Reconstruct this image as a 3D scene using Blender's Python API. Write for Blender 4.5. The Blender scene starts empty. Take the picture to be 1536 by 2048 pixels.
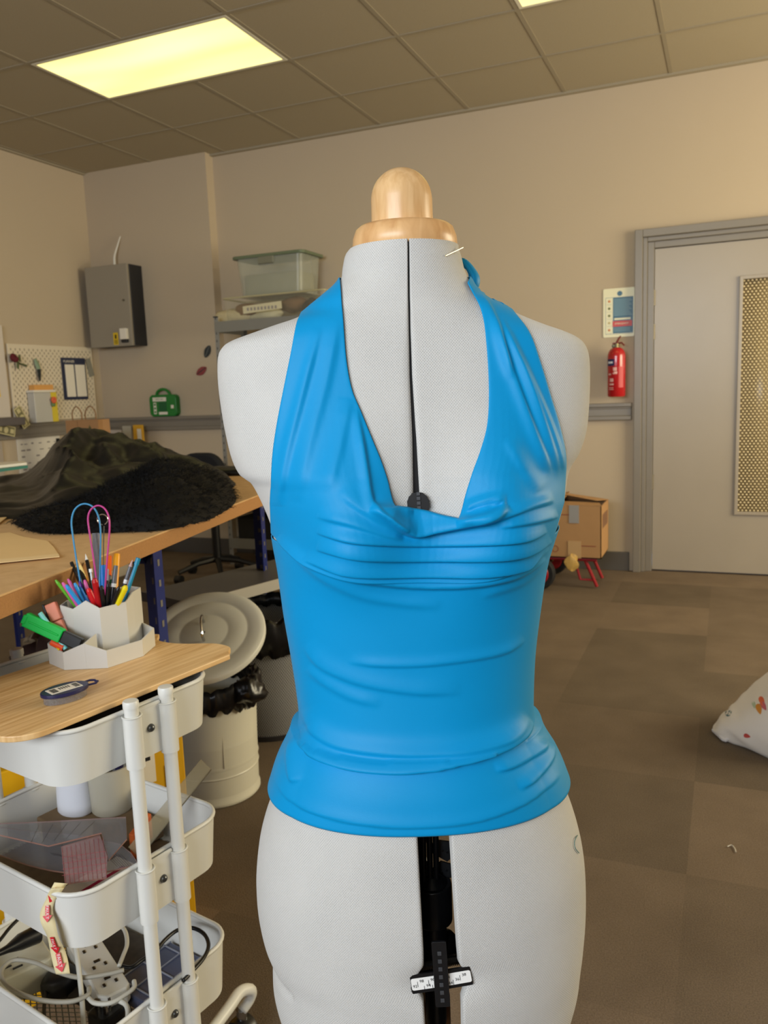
import bpy, math, random
import numpy as np
from mathutils import Vector, Matrix, noise
from mathutils.bvhtree import BVHTree
SC = bpy.context.scene
COL = SC.collection
random.seed(7)

# ---------------- camera (one solved pose; focal length in pixels of a 1536 x 2048 frame) -------------
F_PX, YAW, PITCH, ROLL, CAM_Z = 1632.48, -0.401551, 0.147073, -0.0386552, 1.185
FWD = np.array([math.sin(YAW)*math.cos(PITCH), math.cos(YAW)*math.cos(PITCH), -math.sin(PITCH)])
_r = np.array([math.cos(YAW), -math.sin(YAW), 0.0]); _u = np.cross(_r, FWD)
RGT = math.cos(ROLL)*_r + math.sin(ROLL)*_u
UPV = -math.sin(ROLL)*_r + math.cos(ROLL)*_u
CAM = np.array([0, 0, CAM_Z])
cam_data = bpy.data.cameras.new('camera')
cam = bpy.data.objects.new('camera', cam_data); COL.objects.link(cam)
cam_data.sensor_fit = 'VERTICAL'; cam_data.sensor_height = 36.0; cam_data.sensor_width = 27.0
cam_data.lens = F_PX*36.0/2048.0
cam_data.clip_start = 0.02; cam_data.clip_end = 60
cam_data.dof.use_dof = True; cam_data.dof.focus_distance = 0.84; cam_data.dof.aperture_fstop = 13.0
cam.matrix_world = Matrix(((RGT[0], UPV[0], -FWD[0], 0), (RGT[1], UPV[1], -FWD[1], 0), (RGT[2], UPV[2], -FWD[2], CAM_Z), (0, 0, 0, 1)))
SC.camera = cam

# ---------------- light and exposure -------------------------------------------------------------------
vs = SC.view_settings
vs.view_transform = 'Standard'; vs.look = 'None'; vs.gamma = 1.0; vs.use_curve_mapping = False
vs.exposure = 0.8
PANEL_EMIT = 0.8          # ceiling panels
PANEL_COL = (1.0, 0.90, 0.33)
DAY_POWER = 76.0         # daylight through the windows behind the camera
SIDE_POWER = 84.0  # warm fill added from the right to brighten the far wall
world = bpy.data.worlds.new('sky'); SC.world = world; world.use_nodes = True
world.node_tree.nodes['Background'].inputs[0].default_value = (0.55, 0.68, 0.9, 1)
world.node_tree.nodes['Background'].inputs[1].default_value = 1.0
def area_light(name, loc, size, rot, power, color):
    l = bpy.data.lights.new(name, 'AREA'); l.shape = 'RECTANGLE'; l.size, l.size_y = size
    l.energy = power; l.color = color
    o = bpy.data.objects.new(name, l); COL.objects.link(o); o.location = loc; o.rotation_euler = rot
    return o
# windows: rear wall (y = -2.6); warm fill light added at the right wall (x = 2.9)
area_light('window_daylight', (-0.9, -2.5, 2.02), (2.8, 1.05), (math.radians(90), 0, 0), DAY_POWER, (0.92, 0.965, 1.0))
area_light('side_fill_light', (2.78, 3.7, 1.65), (2.2, 1.5), (math.radians(90), 0, math.radians(90)), SIDE_POWER, (1.0, 0.86, 0.56))

# ---------------- unprojection: a place in the room seen at a traced point -------------------------------
def ray(px, py): return FWD + RGT*(px-768)/F_PX - UPV*(py-1024)/F_PX
def at_z(px, py, z): d = ray(px, py); return CAM + d*(z-CAM_Z)/d[2]
def at_y(px, py, y): d = ray(px, py); return CAM + d*y/d[1]
def at_x(px, py, x): d = ray(px, py); return CAM + d*x/d[0]
def at_d(px, py, t): return CAM + ray(px, py)*t
def to_px(P):
    v = np.asarray(P, float)-CAM; z = v@FWD
    return np.stack([768+F_PX*(v@RGT)/z, 1024-F_PX*(v@UPV)/z], -1)

# ---------------- materials ------------------------------------------------------------------------------
MATS = {}
def srgb(r, g, b):
    f = lambda c: (c/255/12.92) if c <= 10 else ((c/255+0.055)/1.055)**2.4
    return (f(r), f(g), f(b), 1)
def mat(name, col, rough=0.6, metal=0.0, spec=0.5, noise_amt=0.0, noise_scale=40, bump=0.0, bump_scale=200, sheen=0.0, alpha=1.0,
        transmission=0.0, emit=None, emit_s=0.0, coat=0.0, aniso=None, ior=1.45):
    if name in MATS: return MATS[name]
    m = bpy.data.materials.new(name); m.use_nodes = True; MATS[name] = m
    nt = m.node_tree; N = nt.nodes; L = nt.links; b = N['Principled BSDF']
    c = srgb(*col)
    b.inputs['Base Color'].default_value = c; b.inputs['Roughness'].default_value = rough
    b.inputs['Metallic'].default_value = metal; b.inputs['Specular IOR Level'].default_value = spec
    b.inputs['IOR'].default_value = ior
    if sheen: b.inputs['Sheen Weight'].default_value = sheen
    if coat: b.inputs['Coat Weight'].default_value = coat
    if alpha < 1: b.inputs['Alpha'].default_value = alpha
    if transmission: b.inputs['Transmission Weight'].default_value = transmission
    if emit: b.inputs['Emission Color'].default_value = (*emit, 1); b.inputs['Emission Strength'].default_value = emit_s
    tc = N.new('ShaderNodeTexCoord')
    if noise_amt:
        n = N.new('ShaderNodeTexNoise'); n.inputs['Scale'].default_value = noise_scale; n.inputs['Detail'].default_value = 4
        L.new(tc.outputs['Object'], n.inputs['Vector'])
        mx = N.new('ShaderNodeMix'); mx.data_type = 'RGBA'
        d = [max(0, v*(1-noise_amt)) for v in c[:3]]; u = [min(1, v*(1+noise_amt)) for v in c[:3]]
        mx.inputs[6].default_value = (*d, 1); mx.inputs[7].default_value = (*u, 1)
        L.new(n.outputs['Fac'], mx.inputs[0]); L.new(mx.outputs[2], b.inputs['Base Color'])
    if bump:
        n2 = N.new('ShaderNodeTexNoise'); n2.inputs['Scale'].default_value = bump_scale; n2.inputs['Detail'].default_value = 3
        L.new(tc.outputs['Object'], n2.inputs['Vector'])
        bp = N.new('ShaderNodeBump'); bp.inputs['Strength'].default_value = bump; bp.inputs['Distance'].default_value = 0.002
        L.new(n2.outputs['Fac'], bp.inputs['Height']); L.new(bp.outputs[0], b.inputs['Normal'])
    return m
def nodes_of(m): return m.node_tree.nodes, m.node_tree.links, m.node_tree.nodes['Principled BSDF']
def wood(name, light, dark, axis=(1, 12, 12), scale=6, rough=0.45, ring=False):
    m = mat(name, light, rough); N, L, b = nodes_of(m)
    tc = N.new('ShaderNodeTexCoord'); mp = N.new('ShaderNodeMapping'); mp.inputs['Scale'].default_value = axis
    L.new(tc.outputs['Object'], mp.inputs[0])
    n = N.new('ShaderNodeTexNoise'); n.inputs['Scale'].default_value = scale; n.inputs['Detail'].default_value = 6; n.inputs['Distortion'].default_value = 0.6
    L.new(mp.outputs[0], n.inputs['Vector'])
    r = N.new('ShaderNodeValToRGB'); r.color_ramp.elements[0].position = 0.35; r.color_ramp.elements[1].position = 0.65
    r.color_ramp.elements[0].color = srgb(*dark); r.color_ramp.elements[1].color = srgb(*light)
    L.new(n.outputs['Fac'], r.inputs[0]); L.new(r.outputs[0], b.inputs['Base Color'])
    return m

# ---------------- mesh building ------------------------------------------------------------------------------
OFF = {}
def V3(p): return np.array([float(p[0]), float(p[1]), float(p[2])])
class MB:
    def __init__(s): s.v = []; s.f = []; s.m = []; s.uv = None; s.mi = 0
    def add(s, vs_, fs, mi=None):
        k = len(s.v); s.v += [tuple(map(float, p)) for p in vs_]
        for f in fs: s.f.append(tuple(i+k for i in f)); s.m.append(s.mi if mi is None else mi)
        return s
    def box(s, c, size, rz=0.0, axes=None, taper=1.0, mi=None):
        c = V3(c); h = [x/2 for x in size]
        if axes is None: axes = ((math.cos(rz), math.sin(rz), 0), (-math.sin(rz), math.cos(rz), 0), (0, 0, 1))
        X, Y, Z = [np.array(a, float) for a in axes]
        P = []
        for sz in (-1, 1):
            t = taper if sz > 0 else 1
            for sx, sy in ((-1, -1), (1, -1), (1, 1), (-1, 1)): P.append(c+X*h[0]*sx*t+Y*h[1]*sy*t+Z*h[2]*sz)
        return s.add(P, [(3, 2, 1, 0), (4, 5, 6, 7), (0, 1, 5, 4), (1, 2, 6, 5), (2, 3, 7, 6), (3, 0, 4, 7)], mi)
    def bb(s, x0, x1, y0, y1, z0, z1, mi=None): return s.box(((x0+x1)/2, (y0+y1)/2, (z0+z1)/2), (x1-x0, y1-y0, z1-z0), mi=mi)
    def tube(s, pts, r, n=8, caps=True, closed=False, mi=None, flat=1.0, up=None):
        pts = [V3(p) for p in pts]; m = len(pts); rr = r if hasattr(r, '__len__') else [r]*m
        rings = []; prev = None; Pv = []
        for i, p in enumerate(pts):
            a = pts[(i-1) % m] if (i > 0 or closed) else pts[i]; b_ = pts[(i+1) % m] if (i < m-1 or closed) else pts[i]
            t = b_-a; t = t/(np.linalg.norm(t)+1e-12)
            if prev is None:
                q = np.array(up, float) if up is not None else (np.array([0, 0, 1.]) if abs(t[2]) < 0.9 else np.array([1., 0, 0]))
            else: q = prev
            q = q-t*(q@t); q = q/(np.linalg.norm(q)+1e-12); prev = q; w = np.cross(t, q)
            for k in range(n):
                a_ = 2*math.pi*k/n; Pv.append(p+rr[i]*(math.cos(a_)*q*flat+math.sin(a_)*w))
        F = []
        for i in range(m if closed else m-1):
            j = (i+1) % m
            for k in range(n): F.append((i*n+k, i*n+(k+1) % n, j*n+(k+1) % n, j*n+k))
        if caps and not closed: F.append(tuple(range(n-1, -1, -1))); F.append(tuple((m-1)*n+k for k in range(n)))
        return s.add(Pv, F, mi)
    def cyl(s, p0, p1, r0, r1=None, n=16, caps=True, mi=None): return s.tube([p0, p1], [r0, r0 if r1 is None else r1], n, caps, mi=mi)
    def lathe(s, prof, c=(0, 0, 0), n=32, axes=None, mi=None, ell=(1, 1), caps=True):
        c = V3(c)
        X, Y, Z = [np.array(a, float) for a in (axes or ((1, 0, 0), (0, 1, 0), (0, 0, 1)))]
        P = [c+X*r*math.cos(2*math.pi*k/n)*ell[0]+Y*r*math.sin(2*math.pi*k/n)*ell[1]+Z*z for r, z in prof for k in range(n)]
        F = []
        for i in range(len(prof)-1):
            for k in range(n): F.append((i*n+k, i*n+(k+1) % n, (i+1)*n+(k+1) % n, (i+1)*n+k))
        if caps:
            F.append(tuple(range(n-1, -1, -1))); F.append(tuple((len(prof)-1)*n+k for k in range(n)))
        return s.add(P, F, mi)
    def prism(s, poly, z0, z1, mi=None, ox=(1, 0, 0), oy=(0, 1, 0), oz=(0, 0, 1), o=(0, 0, 0)):
        X, Y, Z, o = [np.array(a, float) for a in (ox, oy, oz, o)]; n = len(poly)
        P = [o+X*p[0]+Y*p[1]+Z*z0 for p in poly]+[o+X*p[0]+Y*p[1]+Z*z1 for p in poly]
        F = [tuple(range(n-1, -1, -1)), tuple(range(n, 2*n))]+[(i, (i+1) % n, n+(i+1) % n, n+i) for i in range(n)]
        return s.add(P, F, mi)
    def grid(s, G, mi=None, closed_u=False, closed_v=False):
        nr = len(G); nc = len(G[0]); P = [p for row in G for p in row]; F = []
        for i in range(nr if closed_v else nr-1):
            for j in range(nc if closed_u else nc-1):
                F.append((i*nc+j, i*nc+(j+1) % nc, ((i+1) % nr)*nc+(j+1) % nc, ((i+1) % nr)*nc+j))
        return s.add(P, F, mi)
    def ball(s, c, r, n=12, m=8, ax=(1, 1, 1), mi=None):
        prof = [(r*math.sin(math.pi*i/m), -r*math.cos(math.pi*i/m)*ax[2]) for i in range(m+1)]
        prof[0] = (r*.01, prof[0][1]); prof[-1] = (r*.01, prof[-1][1])
        return s.lathe(prof, c, n, ell=(ax[0], ax[1]), mi=mi)
    def build(s, name, mats, parent=None, loc=None, smooth=False, bevel=0.0, solid=0.0, label=None, subsurf=0, angle=40):
        mats = mats if isinstance(mats, (list, tuple)) else [mats]
        base = V3(OFF[parent.name]) if parent is not None else (V3(loc) if loc is not None else np.zeros(3))
        me = bpy.data.meshes.new(name)
        me.from_pydata([tuple(np.array(p)-base) for p in s.v], [], s.f)
        for m_ in mats: me.materials.append(m_)
        if len(mats) > 1: me.polygons.foreach_set('material_index', [min(i, len(mats)-1) for i in s.m])
        if s.uv is not None:
            uvl = me.uv_layers.new(name='UVMap'); li = np.zeros(len(me.loops), dtype=np.int32); me.loops.foreach_get('vertex_index', li)
            uvl.data.foreach_set('uv', np.array(s.uv, dtype=np.float32)[li].ravel())
        me.validate(); me.update()
        if smooth:
            me.polygons.foreach_set('use_smooth', [True]*len(me.polygons))
            if angle < 180:
                try: me.set_sharp_from_angle(angle=math.radians(angle))
                except Exception: pass
        o = bpy.data.objects.new(name, me); COL.objects.link(o)
        OFF[o.name] = tuple(base)
        if parent is not None: o.parent = parent
        else: o.location = tuple(base)
        if label: o['label'] = label
        if solid:
            md = o.modifiers.new('thickness', 'SOLIDIFY'); md.thickness = solid; md.offset = 0
        if bevel:
            md = o.modifiers.new('soft_edges', 'BEVEL'); md.width = bevel; md.segments = 2; md.limit_method = 'ANGLE'; md.angle_limit = math.radians(40)
        if subsurf:
            md = o.modifiers.new('smooth_surface', 'SUBSURF'); md.levels = subsurf; md.render_levels = subsurf
        return o
def tag(o, label, cat, group=None, kind=None):
    o['label'] = label; o['category'] = cat
    if group: o['group'] = group
    if kind: o['kind'] = kind
    return o
def thing(name, loc, label, cat, group=None, kind=None):
    o = bpy.data.objects.new(name, None); COL.objects.link(o); o.location = tuple(map(float, loc)); o.empty_display_size = 0.05
    OFF[o.name] = tuple(map(float, loc)); return tag(o, label, cat, group, kind)
def struct(o): o['kind'] = 'structure'; return o
def text_mb(body, size, origin, X, Y, depth=0.0003, mb=None, mi=None, align='CENTER'):
    cu = bpy.data.curves.new('t', 'FONT'); cu.body = body; cu.size = size; cu.align_x = align; cu.align_y = 'CENTER'; cu.resolution_u = 2
    to = bpy.data.objects.new('t', cu); COL.objects.link(to)
    dg = bpy.context.evaluated_depsgraph_get(); me = bpy.data.meshes.new_from_object(to.evaluated_get(dg))
    X, Y, o = np.array(X, float), np.array(Y, float), V3(origin); Z = np.cross(X, Y)
    mb = mb or MB(); mb.add([o+X*v.co[0]+Y*v.co[1]+Z*depth for v in me.vertices], [tuple(p.vertices) for p in me.polygons], mi)
    bpy.data.objects.remove(to); bpy.data.curves.remove(cu); bpy.data.meshes.remove(me)
    return mb
def rrect(w, h, r, n=6, c=(0, 0)):
    P = []
    for (sx, sy, a0) in ((1, 1, 0), (-1, 1, 90), (-1, -1, 180), (1, -1, 270)):
        for k in range(n+1):
            a = math.radians(a0+90*k/n); P.append((c[0]+sx*(w/2-r)+r*math.cos(a), c[1]+sy*(h/2-r)+r*math.sin(a)))
    return P
def spline(P, n):
    P = [np.array(p, float) for p in P]; Q = [2*P[0]-P[1]]+P+[2*P[-1]-P[-2]]; out = []
    seg = len(P)-1
    for k in range(n):
        t = k/(n-1)*seg; i = min(int(t), seg-1); u = t-i
        a, b, c, d = Q[i], Q[i+1], Q[i+2], Q[i+3]
        out.append(0.5*((2*b)+(-a+c)*u+(2*a-5*b+4*c-d)*u*u+(-a+3*b-3*c+d)*u**3))
    return out
def fbm(x, y, z=0, o=4): return noise.fractal(Vector((x, y, z)), 1.0, 2.0, o)
# =============================== ROOM ======================================================================
XL, XR, YR, YF, H = -4.58, 2.9, -2.6, 5.25, 2.909
def wall_mat(name, col):
    return mat(name, col, 0.75, spec=0.25, noise_amt=0.03, noise_scale=1.5, bump=0.05, bump_scale=60)
M_wall = wall_mat('wall_paint', (193, 177, 154)); M_wall_low = M_wall
# carpet tiles
M_carpet = mat('carpet_tiles', (96, 82, 70), 0.95, spec=0.1); N, L, b = nodes_of(M_carpet)
tc = N.new('ShaderNodeTexCoord')
mp = N.new('ShaderNodeMapping'); mp.inputs['Scale'].default_value = (2, 2, 2); mp.inputs['Location'].default_value = (0.14, 0.1, 0); L.new(tc.outputs['Object'], mp.inputs[0])
fl = N.new('ShaderNodeVectorMath'); fl.operation = 'FLOOR'; L.new(mp.outputs[0], fl.inputs[0])
wn = N.new('ShaderNodeTexWhiteNoise'); wn.noise_dimensions = '2D'; L.new(fl.outputs[0], wn.inputs['Vector'])
rp = N.new('ShaderNodeValToRGB'); L.new(wn.outputs['Value'], rp.inputs[0])
rp.color_ramp.elements[0].color = srgb(104, 92, 79); rp.color_ramp.elements[1].color = srgb(119, 104, 89)
nz = N.new('ShaderNodeTexNoise'); nz.inputs['Scale'].default_value = 320; nz.inputs['Detail'].default_value = 4; L.new(tc.outputs['Object'], nz.inputs['Vector'])
nz2 = N.new('ShaderNodeTexNoise'); nz2.inputs['Scale'].default_value = 5; nz2.inputs['Detail'].default_value = 5; L.new(tc.outputs['Object'], nz2.inputs['Vector'])
mr = N.new('ShaderNodeMapRange'); mr.inputs[1].default_value = 0.25; mr.inputs[2].default_value = 0.75; mr.inputs[3].default_value = 0.72; mr.inputs[4].default_value = 1.28; L.new(nz.outputs['Fac'], mr.inputs[0])
mr2 = N.new('ShaderNodeMapRange'); mr2.inputs[1].default_value = 0.3; mr2.inputs[2].default_value = 0.7; mr2.inputs[3].default_value = 0.9; mr2.inputs[4].default_value = 1.1; L.new(nz2.outputs['Fac'], mr2.inputs[0])
mm = N.new('ShaderNodeMath'); mm.operation = 'MULTIPLY'; L.new(mr.outputs[0], mm.inputs[0]); L.new(mr2.outputs[0], mm.inputs[1])
vm = N.new('ShaderNodeVectorMath'); vm.operation = 'SCALE'; L.new(rp.outputs[0], vm.inputs[0]); L.new(mm.outputs[0], vm.inputs['Scale']); L.new(vm.outputs[0], b.inputs['Base Color'])
bp = N.new('ShaderNodeBump'); bp.inputs['Strength'].default_value = 0.5; bp.inputs['Distance'].default_value = 0.003; L.new(nz.outputs['Fac'], bp.inputs['Height']); L.new(bp.outputs[0], b.inputs['Normal'])
struct(MB().bb(XL-.1, XR+.1, YR-.1, YF+.2, -0.1, 0).build('floor', M_carpet))
# ceiling tiles between a T-bar grid
M_tile = mat('ceiling_tile', (176, 165, 143), 0.9, spec=0.1, noise_amt=0.10, noise_scale=180, bump=0.3, bump_scale=120)
M_tbar = mat('ceiling_bar', (160, 150, 130), 0.6, spec=0.3)
GX, GY = -3.944, 4.640
lights = [(GX+.6, GY-1.2), (GX+3.0, GY-1.2)]
c = MB(); ts = 0.6
ix0, ix1 = -2, 12; iy0, iy1 = -13, 2
lit = set()
for lx, ly in lights:
    i = round((lx-GX)/ts); j = round((ly-GY)/ts); lit.add((i, j)); lit.add((i+1, j))
for i in range(ix0, ix1):
    for j in range(iy0, iy1):
        if (i, j) in lit: continue
        x0, x1 = max(GX+i*ts, XL-.05), min(GX+(i+1)*ts, XR+.05); y0, y1 = max(GY+j*ts, YR-.05), min(GY+(j+1)*ts, YF+.15)
        if x1 <= x0 or y1 <= y0: continue
        c.bb(x0+.004, x1-.004, y0+.004, y1-.004, H+.002, H+.02)
c.bb(XL-.1, XR+.1, YR-.1, YF+.2, H+.1, H+.14)
struct(c.build('ceiling', M_tile))
c = MB()
for i in range(ix0, ix1+1):
    x = GX+i*ts
    for j in range(iy0, iy1):
        y0, y1 = max(GY+j*ts, YR), min(GY+(j+1)*ts, YF+.1)
        if XL < x < XR and y1 > y0 and not ((i, j) in lit and (i-1, j) in lit): c.bb(x-.011, x+.011, y0, y1, H-.001, H+.012)
for j in range(iy0, iy1+1):
    y = GY+j*ts
    if YR < y < YF: c.bb(XL, XR, y-.011, y+.011, H-.0015, H+.0115)
c.bb(XL, XR, YF-.024, YF+.04, H-.012, H+.012); c.bb(XL, XL+.024, YR, YF, H-.012, H+.012)
struct(c.build('trim_1', M_tbar))
# walls
JX = -3.47; YJ = 5.17            # the far wall steps back at x = JX
def wall_with_hole(name, axis, pos, thick, a0, a1, hole):
    w = MB(); h0, h1, z0, z1 = hole
    def seg(u0, u1, w0, w1):
        if axis == 'y': w.bb(u0, u1, pos, pos+thick, w0, w1)
        else: w.bb(pos, pos+thick, u0, u1, w0, w1)
    seg(a0, h0, 0, H+.1); seg(h1, a1, 0, H+.1); seg(h0, h1, z1, H+.1)
    if z0 > 0: seg(h0, h1, 0, z0)
    return struct(w.build(name, M_wall))
DX0, DX1, DZ = -0.47, 0.62, 2.02
wall_with_hole('wall_far', 'y', YF+.01, .12, JX, XR+.1, (DX0, DX1, 0, DZ))
struct(MB().bb(XL-.1, JX, YJ, YF+.13, 0, H+.1).build('wall_far_left', M_wall))
struct(MB().bb(XL-.1, XL, YR, YJ, 0, H+.1).build('wall_left', M_wall))
wall_with_hole('wall_rear', 'y', YR-.1, .1, XL-.1, XR+.1, (-2.7, .9, 0.95, 2.55))
wall_with_hole('wall_right', 'x', XR, .1, YR-.1, YF+.13, (2.5, 4.9, 0.86, 2.44))
M_grey = mat('grey_gloss_paint', (131, 124, 114), 0.35, spec=0.5, noise_amt=0.06, noise_scale=8)
M_white = mat('white_paint', (226, 224, 216), 0.4)
M_clear = mat('window_glass', (235, 240, 242), 0.05, alpha=0.12)
for n_, (u0, u1, z0, z1, ax) in enumerate([(-2.7, .9, .95, 2.55, 'y'), (2.5, 4.9, .86, 2.44, 'x')]):  # second window is invented to go with the added side fill
    f = MB(); g = MB()
    for k in range(5):
        u = u0+(u1-u0)*k/4
        (f.bb(u-.03, u+.03, YR-.08, YR-.02, z0, z1) if ax == 'y' else f.bb(XR+.02, XR+.08, u-.03, u+.03, z0, z1))
    for z in (z0+.02, z1-.02):
        (f.bb(u0, u1, YR-.08, YR-.02, z-.03, z+.03) if ax == 'y' else f.bb(XR+.02, XR+.08, u0, u1, z-.03, z+.03))
    fo = struct(f.build('window_%d' % (n_+1), M_white))
    (g.bb(u0, u1, YR-.055, YR-.05, z0, z1) if ax == 'y' else g.bb(XR+.05, XR+.055, u0, u1, z0, z1))
    g.build('pane', M_clear, fo)
# dado rail: board with two mouldings, and skirting
RT = 1.185-0.128
def rail(name, p0, p1, nrm):
    r = MB(); p0, p1, nrm = np.array(p0, float), np.array(p1, float), np.array(nrm, float)
    d = p1-p0; Ln = np.linalg.norm(d); d /= Ln; m = (p0+p1)/2
    ax = ((d[0], d[1], 0), (nrm[0], nrm[1], 0), (0, 0, 1))
    for zc, hh, th in ((RT-.012, .024, .034), (RT-.05, .06, .02), (RT-.092, .026, .028), (RT-.03, .012, .026)):
        c_ = m+nrm*th/2; r.box((c_[0], c_[1], zc), (Ln, th, hh), axes=ax)
    return struct(r.build(name, M_grey, bevel=.004))
rail('trim_2', (XL, YJ), (JX, YJ), (0, -1)); rail('trim_3', (JX+.001, YF+.01), (-.55, YF+.01), (0, -1)); rail('trim_4', (XL, YR), (XL, YJ-.035), (1, 0))
M_skirt = mat('skirting_paint', (92, 88, 84), 0.45)
struct(MB().bb(XL, JX, YJ-.018, YJ, 0, .12).build('baseboard_far_left', M_skirt, bevel=.003))
struct(MB().bb(JX, -.56, YF-.008, YF+.01, 0, .12).build('baseboard_far', M_skirt, bevel=.003))
struct(MB().bb(XL, XL+.018, YR, YJ-.02, 0, .12).build('baseboard_left', M_skirt, bevel=.003))
# door frame: architrave, reveal and stop
fr = MB()
A0, A1, ZT = -.535, .70, 2.07
def frame(y0, y1, xo, xi, zo, zi):
    fr.bb(xo[0], xi[0], y0, y1, 0, zo); fr.bb(xi[1], xo[1], y0, y1, 0, zo); fr.bb(xi[0], xi[1], y0, y1, zi, zo)
frame(YF-.03, YF+.015, (A0, A1), (A0+.045, A1-.045), ZT, ZT-.045)
frame(YF-.005, YF+.12, (A0+.045, A1-.045), (A0+.07, A1-.07), ZT-.045, ZT-.07)
frame(YF+.015, YF+.12, (A0+.07, A1-.07), (A0+.108, A1-.108), ZT-.07, ZT-.108)
struct(fr.build('trim_5', M_grey, bevel=.003))
# door leaf with tall patterned glass panel
M_door = mat('door_paint', (162, 152, 138), 0.32, spec=0.5, noise_amt=0.07, noise_scale=3)
LX0, LX1, LZ1 = A0+.111, A1-.111, ZT-.112
G0, G1, GZ0, GZ1 = .058, .058+.235, 1.185-.80, 1.185+.56
dd = MB()
for a in ((LX0, G0, .012, LZ1), (G1, LX1, .012, LZ1), (G0, G1, .012, GZ0), (G0, G1, GZ1, LZ1)): dd.bb(a[0], a[1], YF+.03, YF+.07, a[2], a[3])
door = struct(dd.build('door_1', M_door, loc=(LX0, YF+.05, 0)))
bd = MB()
for (x0, x1, z0, z1) in ((G0-.016, G0+.004, GZ0-.016, GZ1+.016), (G1-.004, G1+.016, GZ0-.016, GZ1+.016), (G0, G1, GZ0-.016, GZ0+.004), (G0, G1, GZ1-.004, GZ1+.016)):
    bd.bb(x0, x1, YF+.018, YF+.032, z0, z1)
bd.build('glazing_bead', M_door, door, bevel=.003)
# pressed hexagonal relief glass: rows of small domes
M_gl = mat('textured_glass', (222, 206, 168), 0.12, spec=0.8); M_glb = mat('glass_backing', (140, 124, 92), 0.3)
gm = MB(); gm.bb(G0, G1, YF+.05, YF+.054, GZ0, GZ1, mi=1)
pz = .0195; r_ = 0
z = GZ0+.008
while z < GZ1-.006:
    x = G0+.008+(pz*.55 if r_ % 2 else 0)
    while x < G1-.006:
        n = 6; P = [(x, YF+.0435, z)]; F = []
        for ring, (rr, yy) in enumerate(((.0042, YF+.0455), (.0070, YF+.0502))):
            for k in range(n): P.append((x+rr*math.cos(math.pi/3*k+.5), yy, z+rr*.82*math.sin(math.pi/3*k+.5)))
        for k in range(n): F.append((0, 1+(k+1) % n, 1+k)); F.append((1+k, 1+(k+1) % n, 7+(k+1) % n, 7+k))
        gm.add(P, F, 0); x += pz*1.1
    z += pz*.82; r_ += 1
gm.build('glass_panel', [M_gl, M_glb], door, smooth=True, angle=180)
M_brass = mat('hinge_metal', (120, 112, 96), 0.5, metal=0.6)
for zc in (1.185+.49, 1.185+.29, 1.185-.62):
    MB().cyl((LX0-.002, YF+.024, zc-.045), (LX0-.002, YF+.024, zc+.045), .007, n=10).build('hinge', M_brass, door)
struct(MB().bb(LX0-.3, LX1+.3, YF+.6, YF+.65, 0, H).build('wall_corridor', M_wall))
# ceiling lights
M_diff = mat('light_diffuser', (240, 225, 150), 0.4, emit=PANEL_COL, emit_s=PANEL_EMIT)
N, L, b = nodes_of(M_diff); tc = N.new('ShaderNodeTexCoord'); mp = N.new('ShaderNodeMapping'); mp.inputs['Scale'].default_value = (.6, 3, 1)
L.new(tc.outputs['Object'], mp.inputs[0]); nz = N.new('ShaderNodeTexNoise'); nz.inputs['Scale'].default_value = 1.3; nz.inputs['Detail'].default_value = 1; L.new(mp.outputs[0], nz.inputs['Vector'])
mr = N.new('ShaderNodeMapRange'); mr.inputs[1].default_value = .3; mr.inputs[2].default_value = .7; mr.inputs[3].default_value = PANEL_EMIT*.72; mr.inputs[4].default_value = PANEL_EMIT*1.3
L.new(nz.outputs['Fac'], mr.inputs[0]); L.new(mr.outputs[0], b.inputs['Emission Strength'])
LLAB = ['lit rectangular ceiling panel above the wall cabinet corner', 'lit yellow ceiling panel cut off by the top edge of the photo']
for k, (lx, ly) in enumerate(lights):
    t = thing('ceiling_light', (lx+.6, ly+.3, H), LLAB[k], 'ceiling light', 'recessed ceiling light panels')
    MB().bb(lx+.03, lx+1.17, ly+.03, ly+.57, H+.0, H+.006).build('diffuser', M_diff, t)
    f = MB(); f.bb(lx+.012, lx+1.188, ly+.012, ly+.03, H-.003, H+.03); f.bb(lx+.012, lx+1.188, ly+.57, ly+.588, H-.003, H+.03)
    f.bb(lx+.012, lx+.03, ly+.03, ly+.57, H-.003, H+.03); f.bb(lx+1.17, lx+1.188, ly+.03, ly+.57, H-.003, H+.03)
    f.build('frame', mat('light_frame', (232, 228, 210), .4), t)
# =============================== DRESS FORM ================================================================
HV = np.array([math.sin(YAW), math.cos(YAW), 0.0])       # horizontal, away from the camera
RV = np.array([math.cos(YAW), -math.sin(YAW), 0.0])      # horizontal, to the right
DM = 0.90                                                # distance of the form's axis
def on_plane(px, py, off=0.0):                           # -> (X, z) in the form's own upright plane
    d = ray(px, py); P = CAM+d*((DM+off)/(d@HV)); return P@RV, P[2]
def loc3(X, Y, z): return RV*X+HV*(DM+Y)+np.array([0, 0, z])
Lsil = [(698, 502), (690, 514), (685, 540), (681, 562), (657, 588), (629, 610), (598, 636), (545, 655), (500, 671), (466, 684), (449, 696), (440, 716), (440, 760), (446, 810),
        (455, 860), (468, 912), (484, 944), (504, 958), (517, 978), (534, 1015), (546, 1050), (553, 1090), (562, 1140), (573, 1220), (587, 1300), (598, 1370),
        (603, 1420), (597, 1460), (580, 1505), (562, 1550), (540, 1600), (525, 1650), (518, 1700), (516, 1745), (520, 1800), (531, 1850), (545, 1885), (548, 1910), (550, 1950),
        (560, 1990), (576, 2030), (600, 2080), (650, 2150)]
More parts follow.
